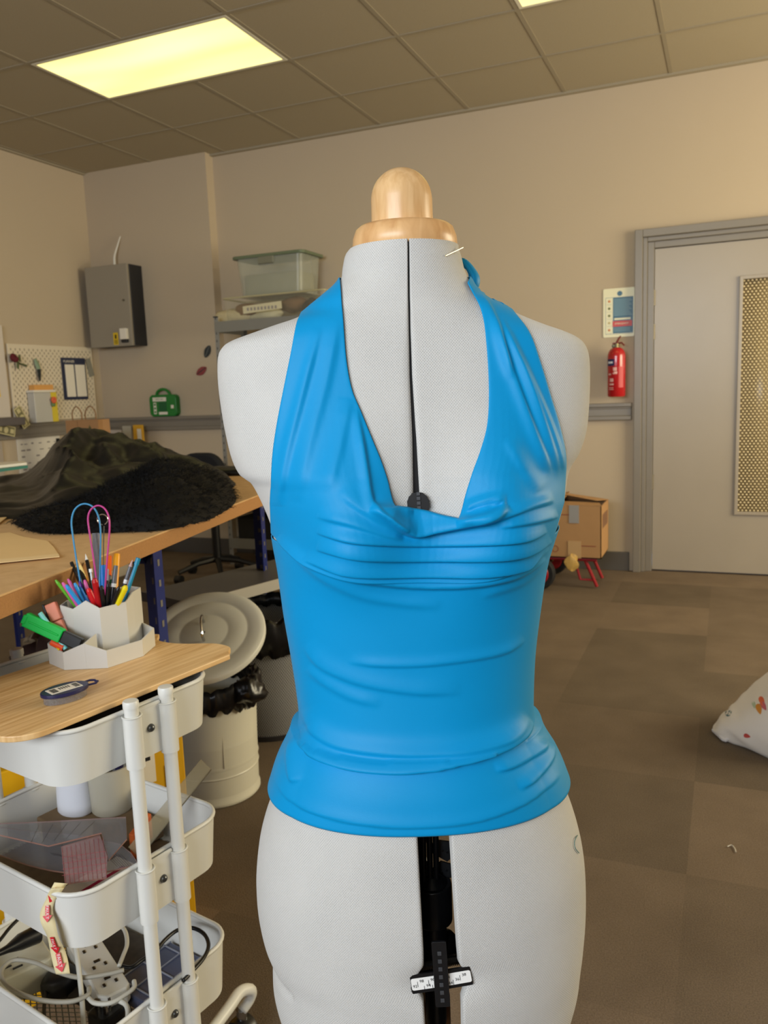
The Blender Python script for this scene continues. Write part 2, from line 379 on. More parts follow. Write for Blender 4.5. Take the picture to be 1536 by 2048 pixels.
Rsil = [(917, 502), (922, 514), (928, 540), (940, 566), (966, 596), (1000, 614), (1040, 633), (1085, 651), (1125, 665), (1150, 677), (1165, 692), (1172, 716), (1173, 760), (1170, 815),
        (1164, 862), (1150, 902), (1135, 925), (1127, 945), (1124, 965), (1119, 1000), (1110, 1035), (1098, 1075), (1086, 1120), (1074, 1200), (1063, 1290), (1059, 1370),
        (1060, 1420), (1070, 1455), (1088, 1490), (1108, 1530), (1130, 1575), (1147, 1625), (1158, 1675), (1163, 1730), (1163, 1800), (1158, 1860), (1153, 1900), (1149, 1935), (1142, 1965),
        (1130, 2000), (1108, 2040), (1075, 2090), (1030, 2150)]
LS = np.array([on_plane(*p) for p in Lsil]); RS = np.array([on_plane(*p) for p in Rsil])
_z11, _z3 = LS[11, 1], LS[3, 1]
def _dense(S):
    D = np.array(spline(list(S), 700)); keep = [0]
    for i in range(1, len(D)):
        if D[i, 1] < D[keep[-1], 1]-1e-6: keep.append(i)
    return D[keep]
_nL, _nR = LS[30, 0], RS[30, 0]
LS, RS = _dense(LS), _dense(RS)
def interp(z, S): return np.interp(-z, -S[:, 1], S[:, 0])
def seam_pt(px, py, off): return on_plane(px, py, off)
SEAM = np.array([seam_pt(*p) for p in [(817, 492, -.055), (818, 600, -.06), (822, 750, -.085), (829, 880, -.10), (834, 1000, -.12), (845, 1200, -.11), (858, 1400, -.10), (869, 1670, -.13), (876, 1800, -.13), (883, 1920, -.13), (887, 2040, -.12), (890, 2150, -.12)]])
GAPW = np.array([(on_plane(*a)[1], w) for a, w in [((817, 492, -.05), .0008), ((820, 700, -.07), .0012), ((826, 850, -.1), .0018), ((834, 1000, -.12), .0032), ((845, 1250, -.11), .011), ((869, 1670, -.13), .0172), ((880, 1900, -.13), .0180), ((884, 1935, -.13), .0188), ((884, 1955, -.13), .0250), ((884, 1985, -.13), .0252), ((884, 2004, -.13), .0205), ((887, 2040, -.12), .0200), ((890, 2150, -.12), .020)]])
ZTOP = LS[0, 1]; ZBOT = LS[-1, 1]
zrel = lambda z: z-CAM_Z
DEPF = [(.17, .058), (.13, .060), (.10, .064), (.06, .076), (.02, .085), (-.04, .098), (-.09, .105), (-.15, .106), (-.22, .104), (-.30, .100), (-.36, .102), (-.45, .122), (-.55, .132), (-.65, .132), (-.75, .125), (-.85, .10), (-.95, .06)]
DEPB = [(.17, .055), (.10, .062), (.05, .080), (-.05, .100), (-.15, .098), (-.30, .082), (-.36, .086), (-.48, .115), (-.6, .13), (-.75, .12), (-.85, .09), (-.95, .05)]
_zg = np.linspace(-.25, 1.05, 1301)
def _smooth(xs, ys, sig=16):
    y = np.interp(_zg, xs, ys); k = np.arange(-3*sig, 3*sig+1); g = np.exp(-.5*(k/sig)**2); g /= g.sum(); return np.convolve(np.pad(y, 3*sig, mode='edge'), g, 'valid')
_TAB = {id(DEPF): _smooth([-t[0] for t in DEPF], [t[1] for t in DEPF]), id(DEPB): _smooth([-t[0] for t in DEPB], [t[1] for t in DEPB]), 'n': _smooth([-.17, -.10, -.05, .10, .16, .5, .9], [2.0, 2.1, 2.7, 2.7, 2.3, 2.3, 2.4])}
def dep(T, z): return float(np.interp(-zrel(z), _zg, _TAB[id(T)]))
def expo(z): return float(np.interp(-zrel(z), _zg, _TAB['n']))
def bust(X, z, cx):
    zr = zrel(z); s = 0
    for sx in (-1, 1): s += .034*math.exp(-(((X-cx)-sx*.078)/.052)**2-((zr+.135)/(.055 if zr < -.135 else .085))**2)
    return s
def section(z):
    l, r = float(interp(z, LS)), float(interp(z, RS)); return (l+r)/2, (r-l)/2
def body(th, z, inset=0.0):
    """th = 0 faces the camera, +90 deg is to the right; returns X, Y(away), z"""
    cx, a = section(z); a = max(a-inset, .004)
    zr = zrel(z); n = 2.35 if zr > .12 or zr < -.12 else 2.6
    n = expo(z)
    s, c = math.sin(th), math.cos(th)
    x = a*math.copysign(abs(s)**(2/n), s); b_ = dep(DEPF, z) if c > 0 else dep(DEPB, z)
    y = -b_*abs(c)**(2/n) if c > 0 else b_*abs(c)**(2/n)
    if c > 0:
        y -= bust(cx+x, z, cx+.012)*min(1, c*2.2)
        if inset: y += inset
    elif inset: y -= inset
    return cx+x, y, z
M_cloth = mat('form_jersey', (214, 213, 210), 0.9, spec=0.15, sheen=0.15)
N, L, b = nodes_of(M_cloth)
uvn = N.new('ShaderNodeUVMap')
def weave(scale_, ang):
    mp = N.new('ShaderNodeMapping'); mp.inputs['Rotation'].default_value = (0, 0, math.radians(ang)); mp.inputs['Scale'].default_value = (scale_, scale_, 1)
    L.new(uvn.outputs[0], mp.inputs[0]); sp = N.new('ShaderNodeSeparateXYZ'); L.new(mp.outputs[0], sp.inputs[0])
    sn = N.new('ShaderNodeMath'); sn.operation = 'SINE'; L.new(sp.outputs[0], sn.inputs[0]); return sn
s1, s2 = weave(2*math.pi/.0020, 42), weave(2*math.pi/.0020, -42)
mu = N.new('ShaderNodeMath'); mu.operation = 'MINIMUM'; L.new(s1.outputs[0], mu.inputs[0]); L.new(s2.outputs[0], mu.inputs[1])
nz = N.new('ShaderNodeTexNoise'); nz.inputs['Scale'].default_value = 900; tc = N.new('ShaderNodeTexCoord'); L.new(tc.outputs['Object'], nz.inputs['Vector'])
ad = N.new('ShaderNodeMath'); ad.operation = 'MULTIPLY_ADD'; ad.inputs[1].default_value = 1.6; L.new(nz.outputs['Fac'], ad.inputs[0]); L.new(mu.outputs[0], ad.inputs[2])
rp = N.new('ShaderNodeMapRange'); rp.inputs[1].default_value = .0; rp.inputs[2].default_value = 1.7; L.new(ad.outputs[0], rp.inputs[0])
nz3 = N.new('ShaderNodeTexNoise'); nz3.inputs['Scale'].default_value = 14; nz3.inputs['Detail'].default_value = 3; L.new(tc.outputs['Object'], nz3.inputs['Vector'])
mx = N.new('ShaderNodeMix'); mx.data_type = 'RGBA'; mx.inputs[6].default_value = srgb(203, 202, 199); mx.inputs[7].default_value = srgb(138, 141, 143)
ml = N.new('ShaderNodeMath'); ml.operation = 'MULTIPLY'; L.new(rp.outputs[0], ml.inputs[0]); L.new(nz3.outputs['Fac'], ml.inputs[1])
L.new(ml.outputs[0], mx.inputs[0]); L.new(mx.outputs[2], b.inputs['Base Color'])
bp = N.new('ShaderNodeBump'); bp.invert = True; bp.inputs['Strength'].default_value = 0.4; bp.inputs['Distance'].default_value = 0.0005; L.new(rp.outputs[0], bp.inputs['Height']); L.new(bp.outputs[0], b.inputs['Normal'])
M_black = mat('black_plastic', (18, 19, 22), 0.35, spec=0.5); M_blackm = mat('black_matt', (14, 14, 16), 0.8)
M_beech = wood('beech_wood', (222, 184, 134), (208, 166, 114), axis=(40, 40, 5), scale=4, rough=0.3)
M_beech_r = wood('beech_turned', (224, 182, 130), (200, 152, 100), axis=(26, 26, 8), scale=2.2, rough=0.32)
NZ = 260; NC = 92
zs = list(np.linspace(ZTOP, ZBOT, NZ))
# denser where the shoulder line runs nearly level
zs = sorted(set(zs+list(np.linspace(_z3, _z11, 90))), reverse=True)
def th_of_x(z, X, front=True):
    cx, a = section(z); zr = zrel(z)
    n = expo(z)
    q = max(-.999, min(.999, (X-cx)/a)); return math.asin(math.copysign(abs(q)**(n/2), q))
base = loc3(0.0, 0, 0); base[2] = 0
cx_m, _ = section(zs[0]+(-.6))
AX = loc3(float(np.interp(1, [0, 1], [0, (_nL+_nR)/2])), 0.0, 0)
form = thing('dress_form', (AX[0], AX[1], 0), 'adjustable white fabric dress form with beech wood neck knob wearing the blue halter top', 'dress form')
TS = [0, .0012, .003, .006, .011]+list(np.linspace(.02, .98, NC-10))+[.989, .994, .997, .9988, 1.0]
def half(side):
    """one sewn half of the form, split at the front and back; side = -1 left, +1 right"""
    rows = []; uv = []
    rowsz = []
    for z in zs:
        sx = float(np.interp(-z, -SEAM[:, 1], SEAM[:, 0])); g = float(np.interp(-z, -GAPW[:, 0], GAPW[:, 1]))
        gb = max(g*.9, .0008) if zrel(z) > -.35 else g*1.15
        sb_ = sx*(DM+.10)/(DM-.12)+.013 if zrel(z) < -.3 else sx
        t0 = th_of_x(z, sx+side*g); t1 = math.pi*side-th_of_x(z, sb_+side*gb)
        row = []; acc = 0; pv = None
        for k in range(NC):
            t = t0+(t1-t0)*TS[k]; X, Y, _z = body(t, z)
            # the padded edge rolls in slightly at the opening
            if k == 0 or k == NC-1: Y += .0022 if k == 0 else -.0022
            if k == 1: Y += .0006
            p = loc3(X, Y, z)
            # measuring slot: fabric dimples in around the hip tape
            dz = z-(on_plane(884, 1970, -.13)[1]); dd_ = abs(X-sx)-.02
            if k < NC/2: p = p+HV*.010*math.exp(-(dz/.018)**2)*math.exp(-max(dd_, 0)/.018)*(1 if zrel(z) < -.5 else 0)
            if side < 0:   # waist-hip seam dent on the far left hip
                p = p+RV*.004*math.exp(-((z-on_plane(548, 1895)[1])/.006)**2)*(1 if math.sin(t) < -.8 else 0)
            if pv is not None: acc += np.linalg.norm(p-pv)
            pv = p; row.append(p); uv.append((acc*side, z))
        rows.append(row)
    # inner skin
    m = MB(); m.grid(rows, 0); n0 = len(m.v); iuv = list(uv)
    inn = []
    for i, z in enumerate(zs):
        r = []
        for k in range(NC):
            p = rows[i][k]; cx, a = section(z); c = loc3(cx, .0, z); d = c-p; d[2] = 0; q = p+d/np.linalg.norm(d)*min(.007, .5*np.linalg.norm(d)); r.append(q)
        inn.append(r)
    m.grid(inn, 1); iuv += uv
    nr = len(zs)
    for i in range(nr-1):
        for k, s_ in ((0, 0), (NC-1, 1)):
            a, b_, c, d = i*NC+k, (i+1)*NC+k, n0+(i+1)*NC+k, n0+i*NC+k
            m.f.append((a, b_, c, d)); m.m.append(0)
    for k in range(NC-1):
        for i in (0, nr-1):
            a, b_, c, d = i*NC+k, i*NC+k+1, n0+i*NC+k+1, n0+i*NC+k; m.f.append((a, b_, c, d)); m.m.append(0)
    m.uv = iuv
    o = m.build('body_panel', [M_cloth, M_blackm], form, smooth=True, angle=75, label='left half of the padded body' if side < 0 else 'right half of the padded body')
    return rows
rowsL, rowsR = half(-1), half(1)
_bm = MB(); _bm.grid([[loc3(*body(2*math.pi*k/160, z)) for k in range(160)] for z in zs], closed_u=True)
BV = BVHTree.FromPolygons([Vector(p) for p in _bm.v], _bm.f)
# neck cap: wooden flange and domed knob
NCX = on_plane(808, 490)[0]; zt = ZTOP
ncx, nrad = section(zs[0]); NK = loc3(on_plane(809, 470)[0], 0, 0)
def on_ax(px, py): return on_plane(px, py)
zf0 = ZTOP-.001; zf1 = on_plane(809, 452, 0)[1]
rf0 = (on_plane(914, 495)[0]-on_plane(704, 495)[0])/2; rf1 = (on_plane(907, 448)[0]-on_plane(712, 448)[0])/2
MB().lathe([(rf0*.6, zf0-.002), (rf0-.002, zf0-.001), (rf0, zf0+.003), (rf0-.001, zf0+.012), (rf1, zf1-.004), (rf1-.004, zf1-.0008), (rf1-.012, zf1), (.01, zf1)], (NK[0], NK[1], 0), 64, ell=(1, 1)).build('neck_flange', M_beech_r, form, smooth=True, angle=50)
KN = loc3(on_plane(803, 400)[0], 0, 0); rk = (on_plane(866, 430)[0]-on_plane(742, 430)[0])/2; zk = on_plane(803, 336)[1]
prof = [(rk*1.0, zf1-.002), (rk*1.0, zf1+.002), (rk*.99, zf1+.01)]
hk = zk-(zf1+.006); dome = rk*.98
zc = zk-dome
prof.append((rk*.985, zc))
for k in range(1, 15): a = math.pi/2*k/14; prof.append((max(dome*math.cos(a), .0006), zc+dome*math.sin(a)))
MB().lathe(prof, (KN[0], KN[1], 0), 56).build('neck_knob', M_beech, form, smooth=True, angle=60)
# black strip added behind the front opening for its inner shade, with the bust adjuster wheel
sm = MB(); G = []
for z in np.linspace(ZTOP-.002, on_plane(834, 1030, -.1)[1], 60):
    sx = float(np.interp(-z, -SEAM[:, 1], SEAM[:, 0])); g = float(np.interp(-z, -GAPW[:, 0], GAPW[:, 1]))+.002
    row = []
    for dx in (-g, 0, g):
        X, Y, _z = body(th_of_x(z, sx+dx), z); row.append(loc3(X, Y+.0045, z))
    G.append(row)
sm.grid(G); sm.build('opening_shade_strip', M_blackm, form)
def smooth_n(p):
    z = p[2]; z1, z2 = min(z+.005, ZTOP), max(z-.005, ZBOT); X = p@RV; Y = p@HV-DM; cx, a = section(z)
    th = th_of_x(z, X)
    if Y > 0: th = math.copysign(math.pi, th)-th
    e = .04; A1 = loc3(*body(th+e, z)); A2 = loc3(*body(th-e, z)); B1 = loc3(*body(th, z1)); B2 = loc3(*body(th, z2))
    n = np.cross(A1-A2, B1-B2); n /= (np.linalg.norm(n)+1e-12); c_ = loc3(cx, 0, z)
    return -n if n@(p-c_) < 0 else n
def surf(px, py, lift=0.0, with_n=False):
    d = ray(px, py); dn = Vector(d).normalized(); h = BV.ray_cast(Vector(CAM), dn)
    if h[0] is None or h[3] > 1.6:
        dd_ = (AX-CAM); t = DM/(d@HV); h = BV.find_nearest(Vector(CAM+d*t))
    p = np.array(h[0]); n = smooth_n(p)
    return (p+n*lift, n) if with_n else p+n*lift
wp, wnn = surf(835, 1008, 0.001, True)
wh = MB()
ring = [(0.0105*math.cos(a), .0115*math.sin(a)) for a in np.linspace(0, 2*math.pi, 29)[:-1]]
wxa = RV; wza = np.cross(wxa, -wnn); wza = np.array([0, 0, 1.0])-(-wnn)*((-wnn)[2]); wza /= np.linalg.norm(wza)
wh.prism([(x*(1+.05*(k % 2)), y*(1+.05*(k % 2))) for k, (x, y) in enumerate(ring)], -.004, .003, ox=RV, oy=wza, oz=wnn, o=wp)
wo = wh.build('adjuster_wheel', M_black, form)
cc = MB(); 
for k in range(5): cc.box(wp+wza*(-.008+.0045*k)+wnn*.0042, (.0032, .0030, .0016), axes=(RV, wza, wnn))
cc.build('ratchet', mat('dark_grey_plastic', (62, 64, 68), .4), wo)
# frame inside, seen through the open front
AXC = lambda px, py, off: CAM+ray(px, py)*((DM+off)/(ray(px, py)@HV))
ins = MB()
p0 = AXC(862, 1560, -.05); p1 = AXC(866, 1772, -.05)
for dx in (-.010, -.003, .004): ins.cyl(p0+RV*dx, p1+RV*dx, .0035, n=10)
ins.build('centre_rod', M_black, form, smooth=True)
br = MB(); q = AXC(865, 1790, -.045); br.cyl(q+[0, 0, .016], q-[0, 0, .03], .022, n=20); br.cyl(q-[0, 0, .03], q-[0, 0, .10], .015, n=20)
br.cyl(q+[0, 0, .016], q+[0, 0, .026], .018, .008, n=20); br.cyl(q-[0, 0, .10], q-[0, 0, .16], .012, n=16)
br.build('stand_collar', M_black, form, smooth=True, bevel=.001)
for (x_, y_, rz_, sg) in ((884, 1745, .5, 1), (885, 1700, -.4, 1)):
    f = MB(); q2 = AXC(x_, y_, -.035); X_ = RV*math.cos(rz_)+np.array([0, 0, 1])*math.sin(rz_); Z_ = -RV*math.sin(rz_)+np.array([0, 0, 1])*math.cos(rz_)
    f.prism([(-.016, -.006), (.010, -.011), (.016, .002), (.006, .013), (-.012, .009)], -.0012, .0012, ox=X_, oy=Z_, oz=-HV, o=q2)
    for k in range(3): f.cyl(q2+X_*(-.006+.006*k)-HV*.001, q2+X_*(-.006+.006*k)-HV*.0022, .0014, n=8, mi=1)
    f.build('link_plate', [mat('dark_steel', (58, 60, 64), .35, metal=.6), M_black], form)
# threaded rod, hip tape and ratchet strap
sr = MB(); a0 = AXC(826, 1932, -.062); a1 = AXC(934, 1916, -.062); L_ = np.linalg.norm(a1-a0); dv = (a1-a0)/L_
for k in range(30):
    c0 = a0+dv*(L_*k/30); sr.cyl(c0, c0+dv*L_/60, .0062, n=14); sr.cyl(c0+dv*L_/60, c0+dv*L_/30, .0050, n=14)
sr.build('threaded_rod', M_black, form, smooth=False)
hp = AXC(867, 1900, -.075); MB().ball(AXC(890, 1895, -.03), .017, 18, 10, (1, 1, 1.3)).build('pivot_housing', M_black, form, smooth=True)
tp = MB(); M_tape = mat('white_scale_tape', (240, 240, 238), .4); M_ink = mat('black_ink', (20, 20, 24), .6)
tzc = on_plane(880, 1970, -.135)[1]
def tape(x0, x1, c0, c1, nums, lab):
    A_ = AXC(x0, c0, -.128); B_ = AXC(x1, c1, -.128); X_ = B_-A_; Ln = np.linalg.norm(X_); X_ /= Ln; Z_ = np.array([0, 0, 1.]); Z_ = Z_-X_*(X_@Z_); Z_ /= np.linalg.norm(Z_); O = (A_+B_)/2; Nn = np.cross(X_, Z_)
    t = MB(); t.prism(rrect(Ln, .0215, .0012, 3), -.002, 0, ox=X_, oy=Z_, oz=Nn, o=O, mi=1); t.prism(rrect(Ln-.001, .0135, .002, 3), 0, .0004, ox=X_, oy=Z_, oz=Nn, o=O, mi=0)
    for (u, v, tx) in nums:
        text_mb(tx, .0046, O+X_*(u*Ln)+Z_*v+Nn*.0005, X_, Z_, mb=t, mi=1); t.box(O+X_*(u*Ln-.0045)+Z_*(v-.003)+Nn*.0005, (.0005, .006, .0002), axes=(X_, Z_, Nn), mi=1)
    t.build('scale_tape', [M_tape, M_black], form, label=lab)
tape(822, 877, 1970, 1962, [(-.36, -.002, '92'), (-.1, .003, '98'), (.12, -.003, '94'), (.3, .003, '90'), (.42, -.003, '36')], 'left white tape printed 92 98 94 90')
tape(885, 943, 1961, 1951, [(-.3, .003, '34'), (-.28, -.004, '344'), (.0, -.001, '36'), (.25, .003, '38')], 'right white tape printed 34 36 38')
st = MB(); A_ = AXC(877, 1882, -.132); B_ = AXC(886, 2012, -.132); Z_ = A_-B_; Ln = np.linalg.norm(Z_); Z_ /= Ln; Nn = np.cross(RV, Z_); Nn /= np.linalg.norm(Nn); O = (A_+B_)/2
st.prism(rrect(.0152, Ln, .002, 3), -.001, .0018, ox=RV, oy=Z_, oz=Nn, o=O)
for k in range(7): st.box(O+Z_*(Ln*(.33-.12*k))+Nn*.0022, (.0042, .0045, .001), axes=(RV, Z_, Nn), mi=1)
st.build('ratchet_strap', [M_black, mat('dark_grey_plastic', (62, 64, 68), .4)], form, bevel=.0004)
# wooden pole and feet (below the frame of the photograph)
pc = AXC(873, 2060, -.02)
MB().cyl((pc[0], pc[1], .1), (pc[0], pc[1], on_plane(873, 1990, -.02)[1]), .0175, n=24).build('stand_pole', wood('pole_wood', (150, 98, 52), (120, 74, 36), axis=(20, 20, 2), scale=3), form, smooth=True)
bs = MB(); bs.lathe([(.03, .06), (.034, .07), (.034, .12), (.02, .14)], (pc[0], pc[1], 0), 24)
bs.build('stand_hub', M_black, form, smooth=True)
for k in range(4):
    a = math.pi/4+math.pi/2*k; MB().tube([(pc[0]+math.cos(a)*.02, pc[1]+math.sin(a)*.02, .09), (pc[0]+math.cos(a)*.15, pc[1]+math.sin(a)*.15, .07), (pc[0]+math.cos(a)*.23, pc[1]+math.sin(a)*.23, .012)], [.014, .013, .012], 10).build('leg', M_black, form, smooth=True)
# pin stuck in the neck and a stray thread
pa, pn = surf(890, 512, .0008, True); pb = surf(915, 499, .006)
tag(MB().tube([pa, pb], .0006, 6).build('dressmaking_pin', mat('pin_steel', (232, 218, 170), .25, metal=.7), loc=pa), 'thin pin stuck in the white neck below the wooden flange', 'pin')
thr = [surf(x, y, .0012) for x, y in [(1160, 1668), (1152, 1672), (1147, 1684), (1149, 1697), (1156, 1706)]]
tag(MB().tube(spline(thr, 16), .0005, 5).build('loose_thread', mat('green_thread', (96, 128, 124), .8), loc=thr[2]), 'fine curled green thread clinging to the right hip of the dress form', 'thread')
# =============================== HALTER TOP ================================================================
M_blue = mat('blue_jersey', (0, 152, 214), 0.5, spec=0.25, sheen=0.06); N, L, b = nodes_of(M_blue)
b.inputs['Base Color'].default_value = (0.0, 0.275, 0.61, 1); b.inputs['Sheen Tint'].default_value = (.3, .8, 1, 1); b.inputs['Sheen Roughness'].default_value = .4
tc = N.new('ShaderNodeTexCoord'); nz = N.new('ShaderNodeTexNoise'); nz.inputs['Scale'].default_value = 1400; L.new(tc.outputs['Object'], nz.inputs['Vector'])
bp = N.new('ShaderNodeBump'); bp.inputs['Strength'].default_value = 0.12; bp.inputs['Distance'].default_value = 0.0006; L.new(nz.outputs['Fac'], bp.inputs['Height']); L.new(bp.outputs[0], b.inputs['Normal'])
top = thing('halter_top', (AX[0], AX[1], 1.0), 'bright blue cowl neck halter top draped on the white dress form', 'top')
# folds: (points along the crease, height mm, width above, width below) - cloth bulges above the line and drops away below it
FOLDS = [
 # cowl
 ([(735, 1020), (760, 1036), (790, 1056), (825, 1067), (870, 1060), (930, 1050), (985, 1038), (1008, 1020)], 8.5, 17, 3.5),
 ([(640, 1062), (700, 1078), (760, 1084), (850, 1087), (950, 1084), (1040, 1075), (1085, 1060)], 3.6, 10, 3.0),
 ([(640, 1094), (700, 1106), (760, 1112), (850, 1116), (950, 1113), (1040, 1102), (1095, 1080)], 4.2, 12, 3.0),
 ([(620, 1112), (690, 1135), (760, 1143), (850, 1147), (950, 1144), (1040, 1128), (1092, 1100)], 4.2, 11, 3.0),
 ([(560, 1075), (610, 1120), (680, 1150), (760, 1166), (850, 1173), (950, 1170), (1030, 1152), (1085, 1118)], 4.4, 10, 3.4),
 ([(680, 985), (712, 1012), (745, 1034), (785, 1052), (820, 1064)], 2.0, 15, 6),
 ([(640, 1030), (700, 1046), (760, 1066), (800, 1074)], 1.8, 9, 5),
 ([(1100, 1000), (1060, 1012), (1015, 1030), (960, 1048)], 3.0, 8, 4),
 ([(1108, 1030), (1060, 1042), (1000, 1052)], 2.2, 8, 4),
 ([(738, 1012), (760, 1018), (790, 1018), (820, 1020)], 2.6, 4, 13),
 ([(922, 1036), (965, 1030), (996, 1020), (1009, 1008)], 5.0, 2.5, 13),
 ([(1011, 1004), (985, 1002), (955, 1009), (935, 1018)], 3.5, 8, 3),
 # underbust soft gathers
 ([(590, 1100), (640, 1150), (720, 1190), (800, 1205), (880, 1212)], 1.5, 9, 7),
 ([(1090, 1120), (1040, 1165), (960, 1192)], 1.2, 8, 6),
 # waist pulls
 ([(700, 1322), (760, 1329), (850, 1328), (950, 1316), (1010, 1302), (1045, 1280)], 1.8, 9, 3.0),
 ([(612, 1290), (640, 1325), (680, 1348), (740, 1368), (830, 1382), (920, 1383)], 2.0, 14, 6),
 ([(618, 1335), (650, 1362), (700, 1390), (760, 1408)], 1.5, 10, 7),
 ([(610, 1420), (630, 1455), (680, 1486), (760, 1500), (850, 1502), (940, 1492), (1010, 1470), (1055, 1435)], 3.4, 14, 7),
 ([(606, 1458), (622, 1487), (650, 1509), (700, 1527), (766, 1535), (854, 1532), (920, 1518), (987, 1499), (1040, 1470), (1062, 1445)], 7.5, 15, 3.2),
 ([(1072, 1475), (1060, 1500), (1020, 1525), (985, 1535)], 3.0, 10, 4),
 ([(604, 1470), (598, 1500), (600, 1540), (605, 1560)], 3.0, 8, 5),
 ([(1078, 1478), (1080, 1510), (1060, 1545), (1030, 1570)], 3.5, 9, 4),
 # hem
 ([(568, 1548), (597, 1595), (655, 1624), (743, 1642), (832, 1646), (943, 1636), (1031, 1604), (1080, 1568), (1098, 1545)], 1.7, 12, 2.2),
 # straps
 ([(676, 640), (655, 760), (625, 880), (600, 1000)], 2.0, 16, 10),
 ([(640, 660), (605, 800), (575, 930), (566, 1010)], 2.2, 9, 7),
 ([(700, 800), (680, 900), (660, 980)], 1.6, 14, 9),
 ([(712, 820), (724, 890), (732, 950), (738, 995), (748, 1026), (772, 1048), (800, 1060)], 3.0, 3.5, 13),
 ([(1000, 640), (1050, 760), (1085, 860), (1112, 950)], 2.6, 4, 12),
 ([(985, 640), (1030, 770), (1065, 870), (1095, 950)], 2.4, 4, 12),
 ([(1015, 660), (1075, 800), (1105, 880), (1122, 940)], 2.2, 4, 8),
 ([(955, 590), (985, 640), (1005, 700), (1020, 760)], 2.2, 4, 12),
 ([(1010, 880), (1050, 950), (1075, 985)], 1.5, 12, 9),
]
_FP = []
for pts, A_, wu, wd in FOLDS:
    P = np.array(spline(pts, 40)); S = P[1:]-P[:-1]; _FP.append((P[:-1], S, (S**2).sum(1), A_*.00135, wu, wd))
def fold_h(px, py):
    h = 0.0; q = np.array([px, py])
    for P, S, LL, A_, wu, wd in _FP:
        if px < P[:, 0].min()-50 or px > P[:, 0].max()+50 or py < P[:, 1].min()-60 or py > P[:, 1].max()+60: continue
        w = q-P; t = (w*S).sum(1)/LL; t_ = np.clip(t, 0, 1); D = w-S*t_[:, None]; d2 = (D**2).sum(1); i = int(d2.argmin()); d = math.sqrt(d2[i])
        cr = S[i, 0]*D[i, 1]-S[i, 1]*D[i, 0]                 # > 0: below / right-hand side of travel
        along = (i+t_[i])/len(LL); fade = min(1, along*6, (1-along)*6)
        fade = max(0, fade)**.7
        if S[i].sum() == 0: continue
        below = cr > 0
        if P[0, 0] > P[-1, 0]: below = not below
        ww = wd if below else wu*1.25
        if below: h += A_*fade*math.exp(-(d/ww)**2)
        else: u = d/ww; h += A_*fade*math.exp(-u*u*.7)
    return h
def cloth(px, py, lift=.003, extra=0.0):
    p, n = surf(px, py, 0, True); n2 = n.copy()
    return p+n2*(lift+fold_h(px, py)+extra)
# --- lower body of the top: a tube from hem to underbust, all the way round
hemF = on_plane(850, 1668, -.142)[1]
def rim_z(th, zf, zs_): return zf
NT, NV = 340, 150
z_hem = on_plane(565, 1562)[1]; z_hemR = on_plane(1110, 1545)[1]
z_topA = on_plane(552, 1066)[1]
cols = []
G = []
for j in range(NV):
    v = j/(NV-1); row = []
    for k in range(NT):
        th = 2*math.pi*k/NT; s_, c_ = math.sin(th), math.cos(th)
        # front upper edge hides behind the cowl panel; hem dips slightly to the left front
        zt_ = z_topA-.026*max(0, (c_-.5)/.5); zb = z_hem+(z_hemR-z_hem)*(s_+1)/2-.002*max(c_, 0)
        z = zb+(zt_-zb)*v
        X, Y, _z = body(th, z); p = loc3(X, Y, z)
        X2, Y2, _ = body(th+.02, z); X3, Y3, _ = body(th-.02, z); t = loc3(X2, Y2, z)-loc3(X3, Y3, z); n = np.cross([0, 0, 1.], t); n /= np.linalg.norm(n)
        if n@(p-loc3(section(z)[0], 0, z)) < 0: n = -n
        lift = .0022
        zz = (z-zb)
        if zz < .075: lift += .004*math.exp(-((zz-.03)/.03)**2)+.0025     # peplum stands off the hip
        if zz < .075 and abs(s_) > .8: lift += .005*(abs(s_)-.8)/.2
        if c_ > -.25:
            q = to_px(p); lift += fold_h(q[0], q[1])*min(1, (c_+.25)*2.2)
        else: lift += .0012*math.sin(z*60+th*3)
        if j == 0: lift -= .0012
        row.append(p+n*lift)
    G.append(row)
MB().grid(G, closed_u=True).build('bodice', M_blue, top, smooth=True, angle=180, solid=.0009)
# --- cowl panel
outL = [(549, 1062), (546, 1020), (545, 975), (548, 910), (556, 850), (568, 785), (582, 715), (594, 655), (604, 630)]
inL = [(783, 1016), (776, 970), (762, 925), (744, 880), (722, 825), (704, 780), (693, 720), (687, 640), (683, 558)]
outR = [(1097, 1078), (1118, 1020), (1124, 980), (1128, 915), (1117, 855), (1098, 790), (1080, 730), (1058, 670), (1024, 625)]
inR = [(925, 1034), (930, 1000), (944, 952), (962, 900), (974, 850), (977, 780), (972, 690), (962, 630), (932, 568)]
seam = spline([(549, 1064), (585, 1098), (640, 1130), (720, 1153), (850, 1160), (960, 1156), (1040, 1130), (1098, 1080)], 201)
seamb = [(p[0], p[1]) for p in seam]
Lline = []
NU = 240
u1, u2 = 104, 160          # columns where the straps meet the neckline
lowL = (546, 1010); lowR = (1120, 1010)
cl = spline([(783, 1017), (815, 1019), (850, 1023), (890, 1030), (925, 1035)], u2-u1+1)
for k in range(NU+1):
    if k <= u1: t = k/u1; Lline.append((546+(783-546)*t, 1004+(1017-1004)*t+10*math.sin(math.pi*t)))
    elif k <= u2: q = cl[k-u1]; Lline.append((q[0], q[1]))
    else: t = (k-u2)/(NU-u2); Lline.append((925+(1121-925)*t, 1035+(1003-1035)*t+6*math.sin(math.pi*t)))
sb = spline(seamb[::8]+[seamb[-1]], NU+1)
m = MB(); G = []; NB = 74
